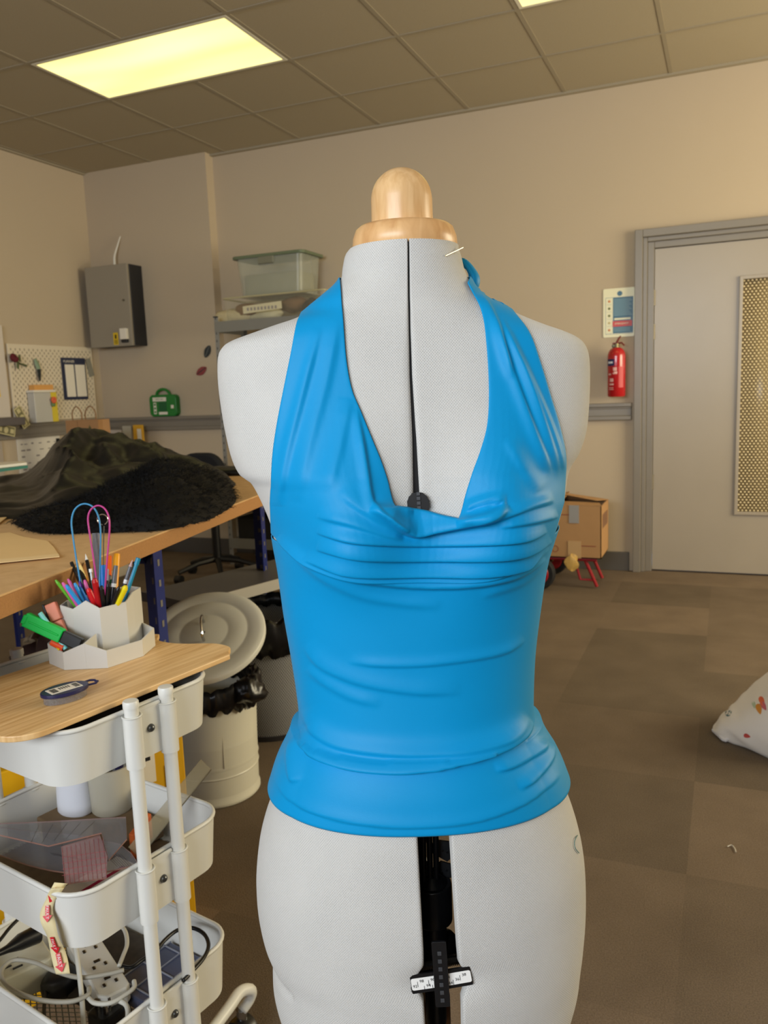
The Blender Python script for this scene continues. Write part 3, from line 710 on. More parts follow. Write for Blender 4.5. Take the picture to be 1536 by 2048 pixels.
for j in range(NB+1):
    v = j/NB; row = []
    for k in range(NU+1):
        a, b_ = sb[k], Lline[k]; px = a[0]+(b_[0]-a[0])*v; py = a[1]+(b_[1]-a[1])*v
        t = k/NU; ed = math.sin(math.pi*t)**.5
        ex = .0016*(1-v)*ed+.0008
        # the free neckline of the cowl falls forward
        cent = math.exp(-((k-(u1+u2)/2)/34.0)**2)
        ex += .007*cent*max(0, (v-.55)/.45)**1.2
        row.append(cloth(px, py, .0030, ex))
    G.append(row)
m.grid(G)
# rolled-in neckline
last = G[-1][u1-6:u2+10]; R_ = [last]
for s_ in range(1, 6):
    row = []
    for k, p in enumerate(last):
        e = min(1, k/6, (len(last)-1-k)/8); row.append(p+HV*(.0022*s_*e)+np.array([0, 0, (.0012*math.sin(s_/5*math.pi)-.0018*s_*max(0, s_-2)/3)*e]))
    R_.append(row)
m.grid(R_)
def strap(out, inn, k0, k1, flip, lab):
    o_ = spline(out[2:], 90); i_ = spline(inn, 90); nc = k1-k0+1; G = []
    A_ = Lline[k0]; B_ = Lline[k1]
    for j in range(90):
        a = np.array(o_[j]); b_ = np.array(i_[j]); row = []
        if flip: a, b_ = b_, a
        w = max(0, 1-j/10.0)
        for k in range(nc):
            t = k/(nc-1); q = a+(b_-a)*t; l = np.array(Lline[k0+k]); q = q*(1-w)+l*w if j < 10 else q
            edge = .0006*math.exp(-min(k, nc-1-k)/1.5)*(1-w)
            cent = math.exp(-((k0+k-(u1+u2)/2)/34.0)**2); ex = (.0008+.007*cent)*w
            row.append(cloth(q[0], q[1], .0030, ex-edge))
        G.append(row)
    # over the shoulder to the nape
    topr = G[-1]; nape = loc3(section(ZTOP-.03)[0]+.02, .066, ZTOP-.035)
    for s_ in range(1, 9):
        row = []
        for k, p in enumerate(topr):
            t = s_/8; tgt = nape+np.array([0, 0, -.012+.024*k/(nc-1)])*(1 if not flip else -1)
            q = p*(1-t)+tgt*t; q = q+HV*(.028*math.sin(math.pi*t)); h = BV.find_nearest(Vector(q)); hp_, hn = np.array(h[0]), np.array(h[1])
            c_ = loc3(section(hp_[2])[0], 0, hp_[2])
            if hn@(hp_-c_) < 0: hn = -hn
            if (q-hp_)@hn < .003: q = hp_+hn*.003
            row.append(q)
        G.append(row)
    m.grid(G)
strap(outL, inL, 0, u1, False, 'left shoulder strap of the halter')
strap(outR, inR, u2, NU, True, 'right shoulder strap of the halter')
cw = m.build('cowl_front', M_blue, top, smooth=True, angle=180, solid=.0009)
import bmesh
bmm = bmesh.new(); bmm.from_mesh(cw.data); bmesh.ops.remove_doubles(bmm, verts=bmm.verts, dist=2e-5); bmesh.ops.recalc_face_normals(bmm, faces=bmm.faces)
for f_ in bmm.faces: f_.smooth = True
bmm.to_mesh(cw.data); bmm.free()
# knotted tie loop behind the neck
kn = MB(); kz = loc3(0, 0, 0)
P0 = [AXC(x, y, o_) for x, y, o_ in [(915, 520, .045), (928, 522, .04), (942, 538, .035), (951, 556, .03), (948, 572, .03), (934, 572, .035), (928, 560, .05), (918, 558, .055)]]
kn.tube(spline(P0, 40), [.0035+.0035*math.sin(math.pi*k/39) for k in range(40)], 10, flat=.55)
P1 = [AXC(x, y, o_) for x, y, o_ in [(918, 530, .05), (934, 536, .045), (942, 552, .04), (938, 566, .04), (925, 570, .05)]]
kn.tube(spline(P1, 30), [.004]*30, 8, flat=.5)
kn.build('tie_knot', M_blue, top, smooth=True, angle=180)
# machine stitching: hem and bust seam as fine raised threads
stt = MB()
M_st = mat('blue_stitching', (40, 175, 225), .6)
hl = spline([(575, 1558), (602, 1592), (658, 1619), (743, 1636), (832, 1640), (943, 1630), (1029, 1598), (1075, 1565)], 150)
for k in range(0, 149, 2): stt.tube([cloth(*hl[k], .0062), cloth(*hl[k+1], .0062)], .00028, 4)
stt.build('hem_stitching', M_st, top)
# =============================== FAR END OF THE ROOM =======================================================
M_cab = mat('cabinet_grey', (150, 142, 128), .45, spec=.4); M_cabd = mat('cabinet_side_black', (36, 36, 40), .5)
M_paper = mat('white_paper', (232, 226, 214), .7); M_yel = mat('yellow_print', (232, 196, 30), .5); M_ink2 = mat('black_ink', (20, 20, 24), .6)
# --- wall cabinet
cx0, cx1 = -4.50, -4.10; cz0, cz1 = 1.185+.41, 1.185+1.0
t = thing('wall_cabinet', (-4.27, YJ, cz0), 'grey metal wall cabinet with black side and small yellow sticker, high on the wall', 'cabinet')
MB().bb(cx0, cx1, YJ-.14, YJ, cz0, cz1).build('body', M_cabd, t, bevel=.003)
MB().bb(cx0-.002, cx1-.005, YJ-.165, YJ-.1405, cz0-.002, cz1+.002).build('door', M_cab, t, bevel=.004)
dk = MB(); dk.cyl((cx1-.055, YJ-.166, cz0+.33), (cx1-.055, YJ-.172, cz0+.33), .008, n=14); dk.build('lock', mat('lock_metal', (110, 106, 98), .3, metal=.8), t)
y_ = YJ-.1655
s_ = MB(); s_.bb(cx0+.22, cx0+.265, y_-.001, y_, cz0+.01, cz0+.10, mi=0); s_.bb(cx0+.235, cx0+.25, y_-.0015, y_-.001, cz0+.055, cz0+.085, mi=1)
for k in range(3): s_.bb(cx0+.227, cx0+.258, y_-.0015, y_-.001, cz0+.018+.011*k, cz0+.023+.011*k, mi=1)
s_.build('warning_sticker', [M_yel, M_ink2], t)
s_ = MB(); s_.bb(cx0+.305, cx0+.365, y_-.03, y_, cz0+.045, cz0+.125, mi=0); s_.bb(cx0+.308, cx0+.362, y_-.024, y_, cz0+.022, cz0+.045, mi=1)
s_.build('key_holder', [M_paper, M_cabd], t, bevel=.003)
# cable from the cabinet
pts = [(cx0+.20, YJ-.06, cz1), (cx0+.2, YJ-.055, cz1+.08), (cx0+.215, YJ-.03, cz1+.16), (cx0+.235, YJ-.012, cz1+.23)]
tag(MB().tube(spline(pts, 16), [.010-.0004*k for k in range(16)], 8).build('cable', M_white, loc=pts[0], smooth=True), 'short white cable rising from the top of the wall cabinet', 'cable')
# --- first aid kit on the rail
M_green = mat('first_aid_green', (32, 122, 48), .35)
fx0, fx1, fz0 = -4.088, -3.838, RT
t = thing('first_aid_kit', ((fx0+fx1)/2, YJ-.05, fz0), 'green first aid case with white labels standing on the dado rail', 'first aid kit')
body_ = rrect(fx1-fx0, .165, .035, 6, ((fx0+fx1)/2, fz0+.0825))
MB().prism(body_, 0, .05, ox=(1, 0, 0), oy=(0, 0, 1), oz=(0, 1, 0), o=(0, YJ-.052, 0)).build('case', M_green, t, bevel=.006, smooth=True)
hd = spline([(fx0+.05, YJ-.027, fz0+.15), (fx0+.07, YJ-.027, fz0+.19), (fx0+.115, YJ-.027, fz0+.205), (fx0+.16, YJ-.027, fz0+.19), (fx0+.185, YJ-.027, fz0+.15)], 20)
MB().tube(hd, .011, 8).build('handle', M_green, t, smooth=True)
s_ = MB(); ys = YJ-.0525
s_.bb(fx0+.035, fx0+.16, ys-.001, ys, fz0+.115, fz0+.145); s_.bb(fx0+.04, fx0+.065, ys-.001, ys, fz0+.02, fz0+.105); s_.bb(fx0+.085, fx0+.165, ys-.001, ys, fz0+.015, fz0+.035)
s_.bb(fx0+.2, fx0+.225, ys-.001, ys, fz0+.06, fz0+.085)
for k in range(3): s_.ball((fx0+.0525, ys-.001, fz0+.035+.028*k), .009, 8, 6, (1, .2, 1), mi=1)
text_mb('FIRST AID', .017, (fx0+.0975, ys-.0014, fz0+.130), (1, 0, 0), (0, 0, 1), mb=s_, mi=1)
s_.build('labels', [M_paper, M_green], t)
MB().bb(fx0+.09, fx0+.16, ys-.001, ys, fz0+.04, fz0+.11).build('window', mat('dark_green', (22, 92, 50), .3), t)
# --- wall stickers shaped like a feather leaf and lips
def leaf(name, px, py, L_, w_, ang, matl, label, lips=False):
    c = at_y(px, py, YJ-.004); P = []
    for k in range(24):
        a = 2*math.pi*k/24; x = L_/2*math.cos(a); y = w_/2*math.sin(a)*(1-.25*abs(math.cos(a))**1.5)
        if lips: y *= (.72+.28*abs(math.sin(a)))*(1-.12*math.exp(-(x/.008)**2)*(y > 0))
        P.append((x*math.cos(ang)-y*math.sin(ang), x*math.sin(ang)+y*math.cos(ang)))
    m_ = MB(); m_.prism(P, 0, .003, ox=(1, 0, 0), oy=(0, 0, 1), oz=(0, -1, 0), o=c)
    m_.box(c+np.array([0, -.0035, 0]), (L_*.85, .001, .006), axes=((math.cos(ang), 0, math.sin(ang)), (0, 1, 0), (-math.sin(ang), 0, math.cos(ang))), mi=1)
    tag(m_.build(name, matl, loc=c), label, 'wall sticker')
leaf('leaf_sticker', 415, 703, .098, .055, 1.05, [mat('sticker_dark', (42, 50, 54), .5), mat('sticker_grey', (96, 100, 100), .5)], 'dark grey leaf-shaped sticker on the wall beside the metal shelf post')
leaf('lips_sticker', 403, 742, .105, .058, .5, [mat('sticker_red', (140, 62, 66), .5), mat('sticker_dark', (42, 50, 54), .5)], 'dull red lips-shaped sticker on the wall under the dark leaf sticker', True)
# --- peg board on the left wall
M_peg = mat('pegboard_cream', (222, 210, 188), .6)
def LW(px, py, off=0.0): return at_x(px, py, XL+off)
pb0y, pb1y, pz0, pz1 = 4.26, 5.07, RT+.01, 1.185+.42
t = thing('pegboard', (XL, (pb0y+pb1y)/2, pz0), 'cream perforated pegboard panel standing on the rail of the left wall', 'pegboard')
MB().bb(XL, XL+.022, pb0y, pb1y, pz0, pz1).build('panel', M_peg, t, bevel=.004)
h_ = MB(); r_ = 0; z = pz0+.02
while z < pz1-.02:
    y = pb0y+.025+(.02 if r_ % 2 else 0)
    while y < pb1y-.015: h_.bb(XL+.0222, XL+.0232, y-.0035, y+.0035, z-.0075, z+.0075); y += .04
    z += .02; r_ += 1
h_.build('slots', mat('slot_shadow', (150, 138, 118), .8), t)
# frame calendar
def lw_poster(name, pxs, matl, label, cat, frame_=None, bars=None, th=.006):
    P = [LW(*q, .026) for q in pxs]; y0 = min(p[1] for p in P); y1 = max(p[1] for p in P); z0 = min(p[2] for p in P); z1 = max(p[2] for p in P)
    return y0, y1, z0, z1
y0, y1, z0, z1 = 4.735, 4.975, 1.185+.025, 1.185+.335
t = thing('wall_planner', (XL+.03, (y0+y1)/2, z0), 'two-column planner sheet in a dark blue frame on the pegboard', 'planner')
MB().bb(XL+.0235, XL+.034, y0, y1, z0, z1).build('backing', mat('navy_board', (44, 50, 76), .5), t)
s_ = MB(); s_.bb(XL+.034, XL+.0355, y0+.025, (y0+y1)/2-.006, z0+.022, z1-.05); s_.bb(XL+.034, XL+.0355, (y0+y1)/2+.008, y1-.012, z0+.022, z1-.05); 
text_mb('PLANNER', .026, (XL+.0352, (y0+y1)/2-.05, z1-.028), (0, 1, 0), (0, 0, 1), mb=s_)
s_.build('sheet', M_paper, t)
# rose hung upside down
def ellip(c, r, ax): return MB().ball(c, r, 12, 8, ax)
c = LW(25, 716, .05); t = thing('dried_rose', c, 'dark red dried rose with green stem pinned sideways on the pegboard', 'flower')
m_ = MB(); 
for k in range(7): a = k*.9; m_.ball(c+np.array([.004*k, .012*math.cos(a), .012*math.sin(a)]), .02, 10, 6, (.8, 1, 1))
m_.build('bloom', mat('rose_red', (92, 22, 34), .8), t, smooth=True)
m_ = MB(); m_.tube([c+np.array([0, .02, -.01]), c+np.array([-.01, .07, -.035]), c+np.array([-.015, .13, -.05])], [.006, .005, .008], 8)
for dy, dz in ((.04, -.05), (.06, .0)): m_.ball(c+np.array([0, dy, dz]), .022, 8, 6, (.2, .5, 1.2))
m_.build('stem', mat('dry_green', (86, 96, 60), .8), t)
P0, P1, P2 = LW(70, 718, .04), LW(78, 738, .04), LW(80, 762, .045)
t = thing('hanging_glove', P2, 'pale green and dark cloth scrap hanging on the pegboard beside the rose', 'cloth scrap')
MB().tube([P0, (P0+P1)/2, P1], [.012, .02, .018], 8, flat=.4).build('green_end', mat('pale_green_cloth', (136, 158, 134), .8), t, smooth=True)
MB().tube([P1, (P1+P2)/2, P2], [.018, .015, .008], 8, flat=.4).build('dark_end', mat('dark_cloth', (40, 44, 44), .9), t, smooth=True)
# paper hung at the right edge of the board
c = LW(180, 735, .03)
tag(MB().box(c+[0, .0, 0], (.004, .05, .14), axes=((1, 0, 0), (0, .95, .25), (0, -.25, .95))).build('photo_strip', mat('photo_grey', (140, 138, 126), .5), loc=c), 'small grey photo strip clipped at the right edge of the pegboard', 'photo')
# document holder with yellow folder
y0, y1 = 4.385, 4.60; z0, z1 = RT+.0, RT+.23
c = np.array([XL+.06, (y0+y1)/2, z0]); t = thing('document_holder', c, 'clear document holder full of white and yellow papers standing on the rail', 'document holder')
M_clr = mat('clear_plastic', (220, 222, 220), .15, alpha=.45)
MB().bb(XL+.026, XL+.09, y0, y1-.06, z0, z1-.02).build('tray', mat('frosted_plastic', (196, 194, 188), .3), t, bevel=.003)
MB().bb(XL+.03, XL+.086, y1-.059, y1, z0, z1-.01).build('yellow_folder', mat('folder_yellow', (222, 200, 60), .6), t, bevel=.003)
MB().bb(XL+.024, XL+.095, y0-.004, y1-.012, z1-.019, z1-.002).build('rim', M_paper, t, bevel=.003)
MB().bb(XL+.03, XL+.08, y0+.02, y1-.02, z1-.0015, z1+.035).build('orange_papers', mat('orange_paper', (222, 164, 92), .7), t)
c = LW(108, 800, .11); t = thing('paper_flower', c, 'small orange and pink paper flower clipped to the document holder', 'flower')
f_ = MB(); 
for k in range(6): f_.ball(c+np.array([0, .014*math.cos(k*1.05), .014*math.sin(k*1.05)]), .012, 8, 6, (.6, 1, 1))
f_.build('petals', mat('petal_orange', (222, 106, 70), .7), t, smooth=True)
MB().ball(c+[-.008, .0, -.03], .022, 8, 6, (.3, .9, .8)).build('leaves', mat('leaf_green', (110, 138, 92), .8), t)
# banknote prints
M_note = mat('note_cream', (206, 196, 150), .7); M_noted = mat('note_green', (122, 116, 84), .7)
def note(c, X_, Z_, label):
    X_, Z_ = np.array(X_, float), np.array(Z_, float); X_ /= np.linalg.norm(X_); Z_ = Z_-X_*(X_@Z_); Z_ /= np.linalg.norm(Z_); Nn = np.cross(X_, Z_)
    m_ = MB(); m_.box(c, (.156, .066, .002), axes=(X_, Z_, Nn), mi=0); m_.box(c+Nn*.0012, (.14, .052, .001), axes=(X_, Z_, Nn), mi=1); m_.prism([(.018*math.cos(a), .022*math.sin(a)) for a in np.linspace(0, 6.28, 17)[:-1]], .0018, .0024, ox=X_, oy=Z_, oz=Nn, o=c, mi=0)
    for sx in (-1, 1): m_.box(c+Nn*.002+X_*sx*.05, (.03, .03, .0006), axes=(X_, Z_, Nn), mi=0)
    tag(m_.build('play_banknote', [M_note, M_noted], loc=c), label, 'banknote')
note(LW(12, 860, .06), (0, 1, -.25), (0, .25, 1), 'play banknote stuck flat over the rail at the left edge of the photo')
note(LW(44, 838, .06)+[0, 0, .012], (0, .55, -1), (0, 1, .5), 'play banknote leaning upright on the rail below the pegboard')
# whiteboard at the extreme left with a grey tray
M_wb = mat('whiteboard', (216, 206, 196), .25)
z0 = LW(10, 835, .02)[2]+.0
t = thing('flip_board', (XL, 3.7, z0), 'white board with a yellow note, cut off by the left edge of the photo', 'board')
MB().bb(XL+.003, XL+.03, 3.2, 4.225, z0, z0+.62).build('board', M_wb, t, bevel=.004)
MB().bb(XL+.037, XL+.12, 3.2, 4.26, z0-.055, z0-.001).build('tray', mat('tray_grey', (98, 92, 92), .5), t, bevel=.006)
c = LW(1, 785, .035); MB().bb(XL+.0305, XL+.032, c[1]-.10, c[1]+.0, c[2]-.03, c[2]+.08).build('yellow_note', M_yel, t)
# papers under the rail on the left wall
P = LW(70, 900, .02)
t = thing('notes_sheet', (XL+.01, 4.46, .66), 'white sheet of handwritten notes pinned below the rail, black clip at corner', 'sheet')
MB().bb(XL+.001, XL+.008, 4.27, 4.67, RT-.52, RT-.105).build('sheet', M_paper, t)
w_ = MB(); random.seed(3)
for r_ in range(5):
    y = 4.30
    while y < 4.62: 
        l_ = random.uniform(.012, .04); 
        if random.random() < .75: w_.bb(XL+.0082, XL+.009, y, y+l_, RT-.15-.045*r_, RT-.15-.045*r_+random.uniform(.006, .012))
        y += l_+.012
w_.build('handwriting', mat('pencil_grey', (150, 142, 140), .8), t)
MB().bb(XL+.0095, XL+.02, 4.63, 4.655, RT-.17, RT-.125).build('clip', M_black, t)
tag(MB().bb(XL+.001, XL+.02, 3.3, 4.13, .3, RT-.11).build('panel_board', mat('panel_greige', (176, 164, 152), .6), loc=(XL, 3.7, .3)), 'plain greige panel leaning under the rail at the left edge', 'board')
# magazine file and yellow envelope on the far wall
c = at_y(238, 868, 5.1)
FILES = [('white printed brochure propped under the rail beside the paper bag', (222, 860), (246, 888), (198, 192, 190)), ('grey-white magazine propped against the wall beside the yellow envelope', (246, 852), (266, 888), (186, 184, 176))]
# wall desk below the rail that carries the paper bag and files
dz_ = 1.185-.36
tag(MB().bb(XL+.03, -4.15, YJ-.35, YJ-.03, dz_-.03, dz_).build('wall_shelf', mat('pale_shelf', (190, 178, 160), .6), loc=(-4.1, YJ-.03, dz_-.03)), 'pale shelf board along the wall behind the black fabric heap', 'shelf')
for k, (lab, a, b_, colr) in enumerate(FILES):
    p, q = at_y(a[0], a[1], 5.06), at_y(b_[0], b_[1], 5.06)
    m_ = MB(); m_.bb(p[0], q[0], 5.05, 5.062, dz_, p[2], mi=0)
    if k == 0:
        for u in range(4): m_.bb(p[0]+.015, q[0]-.015, 5.049, 5.05, p[2]-.05-.03*u, p[2]-.04-.03*u, mi=1)
    tag(m_.build('brochure', [mat('brochure_%d' % k, colr, .5), mat('sticker_red', (140, 62, 66), .5)], loc=(p[0], 5.055, dz_)), lab, 'brochure')
p, q = at_y(266, 850, 5.05), at_y(288, 880, 5.05)
t = thing('padded_envelope', ((p[0]+q[0])/2, 5.05, dz_), 'yellow padded envelope with a white label standing under the rail', 'envelope')
MB().bb(p[0]+.003, q[0], 5.04, 5.06, dz_, p[2]).build('envelope', mat('envelope_yellow', (218, 166, 44), .6), t, bevel=.004)
MB().bb(q[0]-.05, q[0]-.012, 5.0385, 5.0395, p[2]-.18, p[2]-.03).build('label', M_paper, t)
# kraft paper bag
M_kraft = mat('kraft_paper', (172, 130, 88), .8, noise_amt=.06, noise_scale=20)
YB = 4.25
bx0, bx1 = at_y(131, 845, YB)[0], at_y(196, 845, YB)[0]; bz1 = at_y(170, 840, YB)[2]
t = thing('paper_bag', ((bx0+bx1)/2, YB+.05, dz_), 'brown kraft paper carrier bag with two twisted handles behind the black fabric', 'bag')
m_ = MB(); m_.prism([(bx0, YB), (bx1, YB), (bx1-.010, YB+.055), (bx1, YB+.11), (bx0, YB+.11), (bx0+.010, YB+.055)], dz_, bz1, mi=0); m_.bb(bx0+.1, bx0+.104, YB-.0005, YB, dz_, bz1, mi=1)
m_.build('bag', [M_kraft, mat('kraft_dark', (140, 102, 66), .8)], t)
for k, (a, b_) in enumerate((((146, 842), (164, 842)), ((172, 842), (192, 842)))):
    A_, B_ = at_y(*a, YB+.01+.08*k), at_y(*b_, YB+.01+.08*k); A_[2] = B_[2] = bz1-.01
    hh = .10; pts = [A_, A_+[.0, 0, hh*.6], (A_+B_)/2+[0, 0, hh], B_+[0, 0, hh*.6], B_]
    MB().tube(spline(pts, 18), .0042, 6).build('handle', mat('kraft_dark', (140, 102, 66), .8), t, smooth=True)
e_ = MB(); cc_ = at_y(180, 861, YB-.002); text_mb('\u25b2', .05, cc_, (1, 0, 0), (0, 0, 1), mb=e_) if False else e_.prism([(-.02, 0), (.02, 0), (0, .035)], 0, .0008, ox=(1, 0, 0), oy=(0, 0, 1), oz=(0, -1, 0), o=cc_)
e_.build('print', mat('olive_print', (96, 92, 52), .8), t)
tag(MB().bb(bx0-.02, bx1+.02, YB-.03, YB+.16, 0, dz_-.001).build('storage_pedestal', mat('pale_shelf', (190, 178, 160), .6), loc=((bx0+bx1)/2, YB+.05, 0), bevel=.004), 'pale pedestal behind the table that carries the brown paper bag', 'pedestal')
# --- metal shelving along the far wall
M_galv = mat('galvanised_steel', (150, 152, 152), .4, metal=.5, noise_amt=.08, noise_scale=30)
SX0 = float(at_y(431, 680, 4.84)[0]); SX1, SY0, SY1 = SX0+1.2, 4.84, 5.20; SZ = 1.185+.50
t = thing('metal_shelving', ((SX0+SX1)/2, SY1, 0), 'galvanised steel shelving unit with boltless posts against the far wall', 'shelving')
for (x, y) in ((SX0, SY0), (SX1, SY0), (SX0, SY1), (SX1, SY1)):
    m_ = MB(); sx = 1 if x == SX0 else -1; sy = 1 if y == SY0 else -1
    m_.bb(min(x, x+sx*.032), max(x, x+sx*.032), y-.001, y+.001, 0, SZ+.04); m_.bb(x-.001, x+.001, min(y, y+sy*.032), max(y, y+sy*.032), 0, SZ+.04)
    for k in range(34): m_.bb(x+sx*.012-.003, x+sx*.012+.003, y-.0016, y-.001, .06+.05*k, .075+.05*k, mi=1)
    m_.bb(x-.014+sx*.012, x+.014+sx*.012, y-.01, y+.012, SZ+.04, SZ+.048, mi=1)
    m_.build('post', [M_galv, mat('slot_black', (46, 48, 52), .6)], t)
SHZ = [SZ, 1.185-.02, 1.185-.74, .18]
for z in SHZ:
    m_ = MB(); m_.bb(SX0+.003, SX1-.003, SY0+.003, SY1-.003, z-.006, z); m_.bb(SX0+.003, SX1-.003, SY0-.004, SY0+.003, z-.06, z+.012); m_.bb(SX1-.006, SX1+.002, SY0, SY1, z-.06, z+.0)
    m_.bb(SX0-.002, SX0+.004, SY0, SY1, z-.06, z)
    m_.build('shelf', mat('shelf_steel', (138, 138, 134), .45, metal=.3), t)
# lidded storage tub
tx0, tx1 = at_y(474, 590, 4.90)[0], at_y(606, 590, 4.90)[0]; tz0, tz1 = 1.185+.665, 1.185+.935
M_tub = mat('tub_clear', (196, 200, 186), .25, alpha=.42)
t = thing('storage_tub', ((tx0+tx1)/2, 5.0, tz0), 'clear plastic storage tub with a green-grey lid on top of the shelving', 'tub')
m_ = MB(); ty0, ty1 = 4.90, 5.19
m_.prism(rrect(tx1-tx0, ty1-ty0, .04, 5, ((tx0+tx1)/2, (ty0+ty1)/2)), tz0, tz0+.006)
pr0 = rrect(tx1-tx0-.04, ty1-ty0-.03, .04, 5, ((tx0+tx1)/2, (ty0+ty1)/2)); pr1 = rrect(tx1-tx0, ty1-ty0, .04, 5, ((tx0+tx1)/2, (ty0+ty1)/2))
m_.grid([[(p[0], p[1], tz0) for p in pr0], [(p[0], p[1], tz1-.02) for p in pr1]], closed_u=True); m_.build('tub_body', M_tub, t, smooth=True)
MB().prism(rrect(tx1-tx0+.05, ty1-ty0+.03, .04, 5, ((tx0+tx1)/2, (ty0+ty1)/2)), tz1-.02, tz1).build('lid', mat('lid_green', (104, 116, 92), .4), t, bevel=.004)
MB().bb((tx0+tx1)/2-.07, (tx0+tx1)/2+.05, ty0-.012, ty0-.001, tz1-.065, tz1-.01).build('clip', mat('clip_grey', (122, 122, 106), .4), t, bevel=.004)
tag(MB().prism(rrect(tx1-tx0-.07, ty1-ty0-.07, .03, 4, ((tx0+tx1)/2, (ty0+ty1)/2)), tz0+.008, tz0+.15).build('folded_cloth', mat('cloth_taupe', (150, 146, 124), .9, noise_amt=.2, noise_scale=12), loc=((tx0+tx1)/2, 5.05, tz0+.008), bevel=.02), 'blurred folded cloth seen inside the clear lidded tub', 'cloth')
# open clear tray of fabric rolls underneath
ox0, ox1 = at_y(444, 600, 4.88)[0], at_y(650, 600, 4.88)[0]; oz0, oz1 = SZ, SZ+.165
t = thing('open_tray_box', ((ox0+ox1)/2, 5.0, oz0), 'open clear plastic box of fabric bundles under the lidded tub', 'box')
m_ = MB(); A_ = rrect(ox1-ox0-.03, .29, .03, 4, ((ox0+ox1)/2, 5.035)); B_ = rrect(ox1-ox0, .31, .03, 4, ((ox0+ox1)/2, 5.035))
m_.grid([[(p[0], p[1], oz0) for p in A_], [(p[0], p[1], oz1-.006) for p in B_]], closed_u=True); m_.prism(A_, oz0, oz0+.004); m_.build('box_body', mat('tub_clear_lower', (206, 204, 186), .2, alpha=.16), t, smooth=True)
m_ = MB(); m_.tube([(p[0], p[1], oz1) for p in B_], .006, 6, closed=True); m_.build('rim', mat('rim_cream', (184, 176, 140), .4), t)
BUN = [((-3.19, 4.95, .05), (.16, .05, .05), (214, 200, 160), 'cream crumpled fabric bundle at the left end of the open box'), ((-3.07, 4.94, .085), (.12, .05, .045), (140, 106, 70), 'brown fabric bundle lying over cream cloth in the open box'),
       ((-2.93, 4.96, .045), (.13, .06, .045), (222, 214, 178), 'pale cream folded cloth in the middle of the open box'), ((-2.72, 4.97, .10), (.12, .06, .05), (128, 96, 66), 'brown wrapped parcel at the right part of the open box'),
       ((-2.58, 4.95, .07), (.06, .05, .06), (52, 40, 34), 'dark brown bundle at the right end of the open box')]
for k, (c, r, colr, lab) in enumerate(BUN):
    m_ = MB(); G = []
    for i in range(13):
        ph = math.pi*i/12; row = []
        for j in range(22):
            a = 2*math.pi*j/22; d = 1+.28*noise.noise(Vector((c[0]*9+math.cos(a)*1.4+i*.35, math.sin(a)*1.4, k*3.1)))
            row.append((c[0]+r[0]*d*math.sin(ph)*math.cos(a), c[1]+.03+r[1]*d*math.sin(ph)*math.sin(a), max(SZ+c[2]-r[2]*d*math.cos(ph), SZ+.005)))
        G.append(row)
    m_.grid(G, closed_u=True); tag(m_.build('fabric_bundle', mat('bundle_%d' % k, colr, .9, noise_amt=.2, noise_scale=25), loc=(c[0], c[1], SZ), smooth=True, angle=180), lab, 'fabric', 'fabric bundles in the open box')
c = (-2.90, 4.88, SZ+.085); m_ = MB(); m_.box((c[0], 4.875, c[2]), (.30, .003, .05), axes=((1, 0, .05), (0, 1, 0), (-.05, 0, 1)), mi=0)
for k in range(9): m_.box((c[0]-.11+.027*k, 4.8728, c[2]-.004), (.014, .001, .02), mi=1)
tag(m_.build('paper_label', [mat('label_cream', (212, 204, 172), .7), mat('pencil_grey', (150, 142, 140), .8)], loc=c), 'cream paper label with blurred lettering on the front of the open box', 'label')
# things on lower shelves
tag(MB().bb(SX0+.08, SX0+.75, SY0+.03, SY0+.3, SHZ[2], SHZ[2]+.10).build('pattern_box', mat('box_cream', (176, 168, 142), .8), loc=(SX0+.4, SY0+.15, SHZ[2]), bevel=.01), 'cream cloth box on the lower shelf seen beneath the table', 'box')
tag(MB().bb(SX0+.10, SX0+.7, SY0+.03, SY0+.3, SHZ[1], SHZ[1]+.22).build('document_box', mat('box_dark', (66, 62, 58), .8), loc=(SX0+.4, SY0+.15, SHZ[1]), bevel=.01), 'dark box on the middle shelf behind the left shoulder of the form', 'box')
tag(MB().bb(SX0+.06, SX0+.9, SY0+.03, SY0+.3, SHZ[3], SHZ[3]+.16).build('storage_crate', mat('crate_black', (24, 24, 26), .7), loc=(SX0+.4, SY0+.15, SHZ[3]), bevel=.01), 'black crate on the bottom shelf seen beneath the table', 'crate')
# --- office chair
chx, chy = -3.10, 4.45
t = thing('office_chair', (chx, chy, 0), 'black office chair with padded back behind the black fabric heap', 'chair')
M_chair = mat('chair_fabric', (20, 22, 28), .9, noise_amt=.1, noise_scale=60)
G = []; bcx, bcz = at_y(403, 925, 4.28)[0], .80
for s_ in (0, 1):
    pass
MB().prism(rrect(.33, .34, .12, 8, (bcx, 1.185-.34-.17)), 0, .06, ox=(1, 0, 0), oy=(0, 0, 1), oz=(0, 1, 0), o=(0, 4.25, 0)).build('backrest', M_chair, t, bevel=.015, smooth=True)
MB().prism(rrect(.46, .44, .10, 8, (chx, chy+.06)), .43, .50).build('seat', M_chair, t, bevel=.015, smooth=True)
MB().cyl((chx, chy, .12), (chx, chy, .43), .028, n=16).build('gas_column', M_black, t, smooth=True)
MB().tube([(chx, 4.32, .44), (bcx, 4.24, .47), (bcx, 4.235, .75)], .016, 8).build('back_bar', M_black, t)
for k in range(5):
    a = 2*math.pi*k/5-.9; ex, ey = chx+.27*math.cos(a), chy+.27*math.sin(a)
    l_ = MB().tube([(chx, chy, .13), ((chx+ex)/2, (chy+ey)/2, .115), (ex, ey, .075)], [.022, .018, .015], 8).build('leg', M_black, t, smooth=True)
    MB().cyl((ex-.02, ey, .03), (ex+.02, ey, .03), .03, n=14).build('caster', M_black, l_, smooth=True)
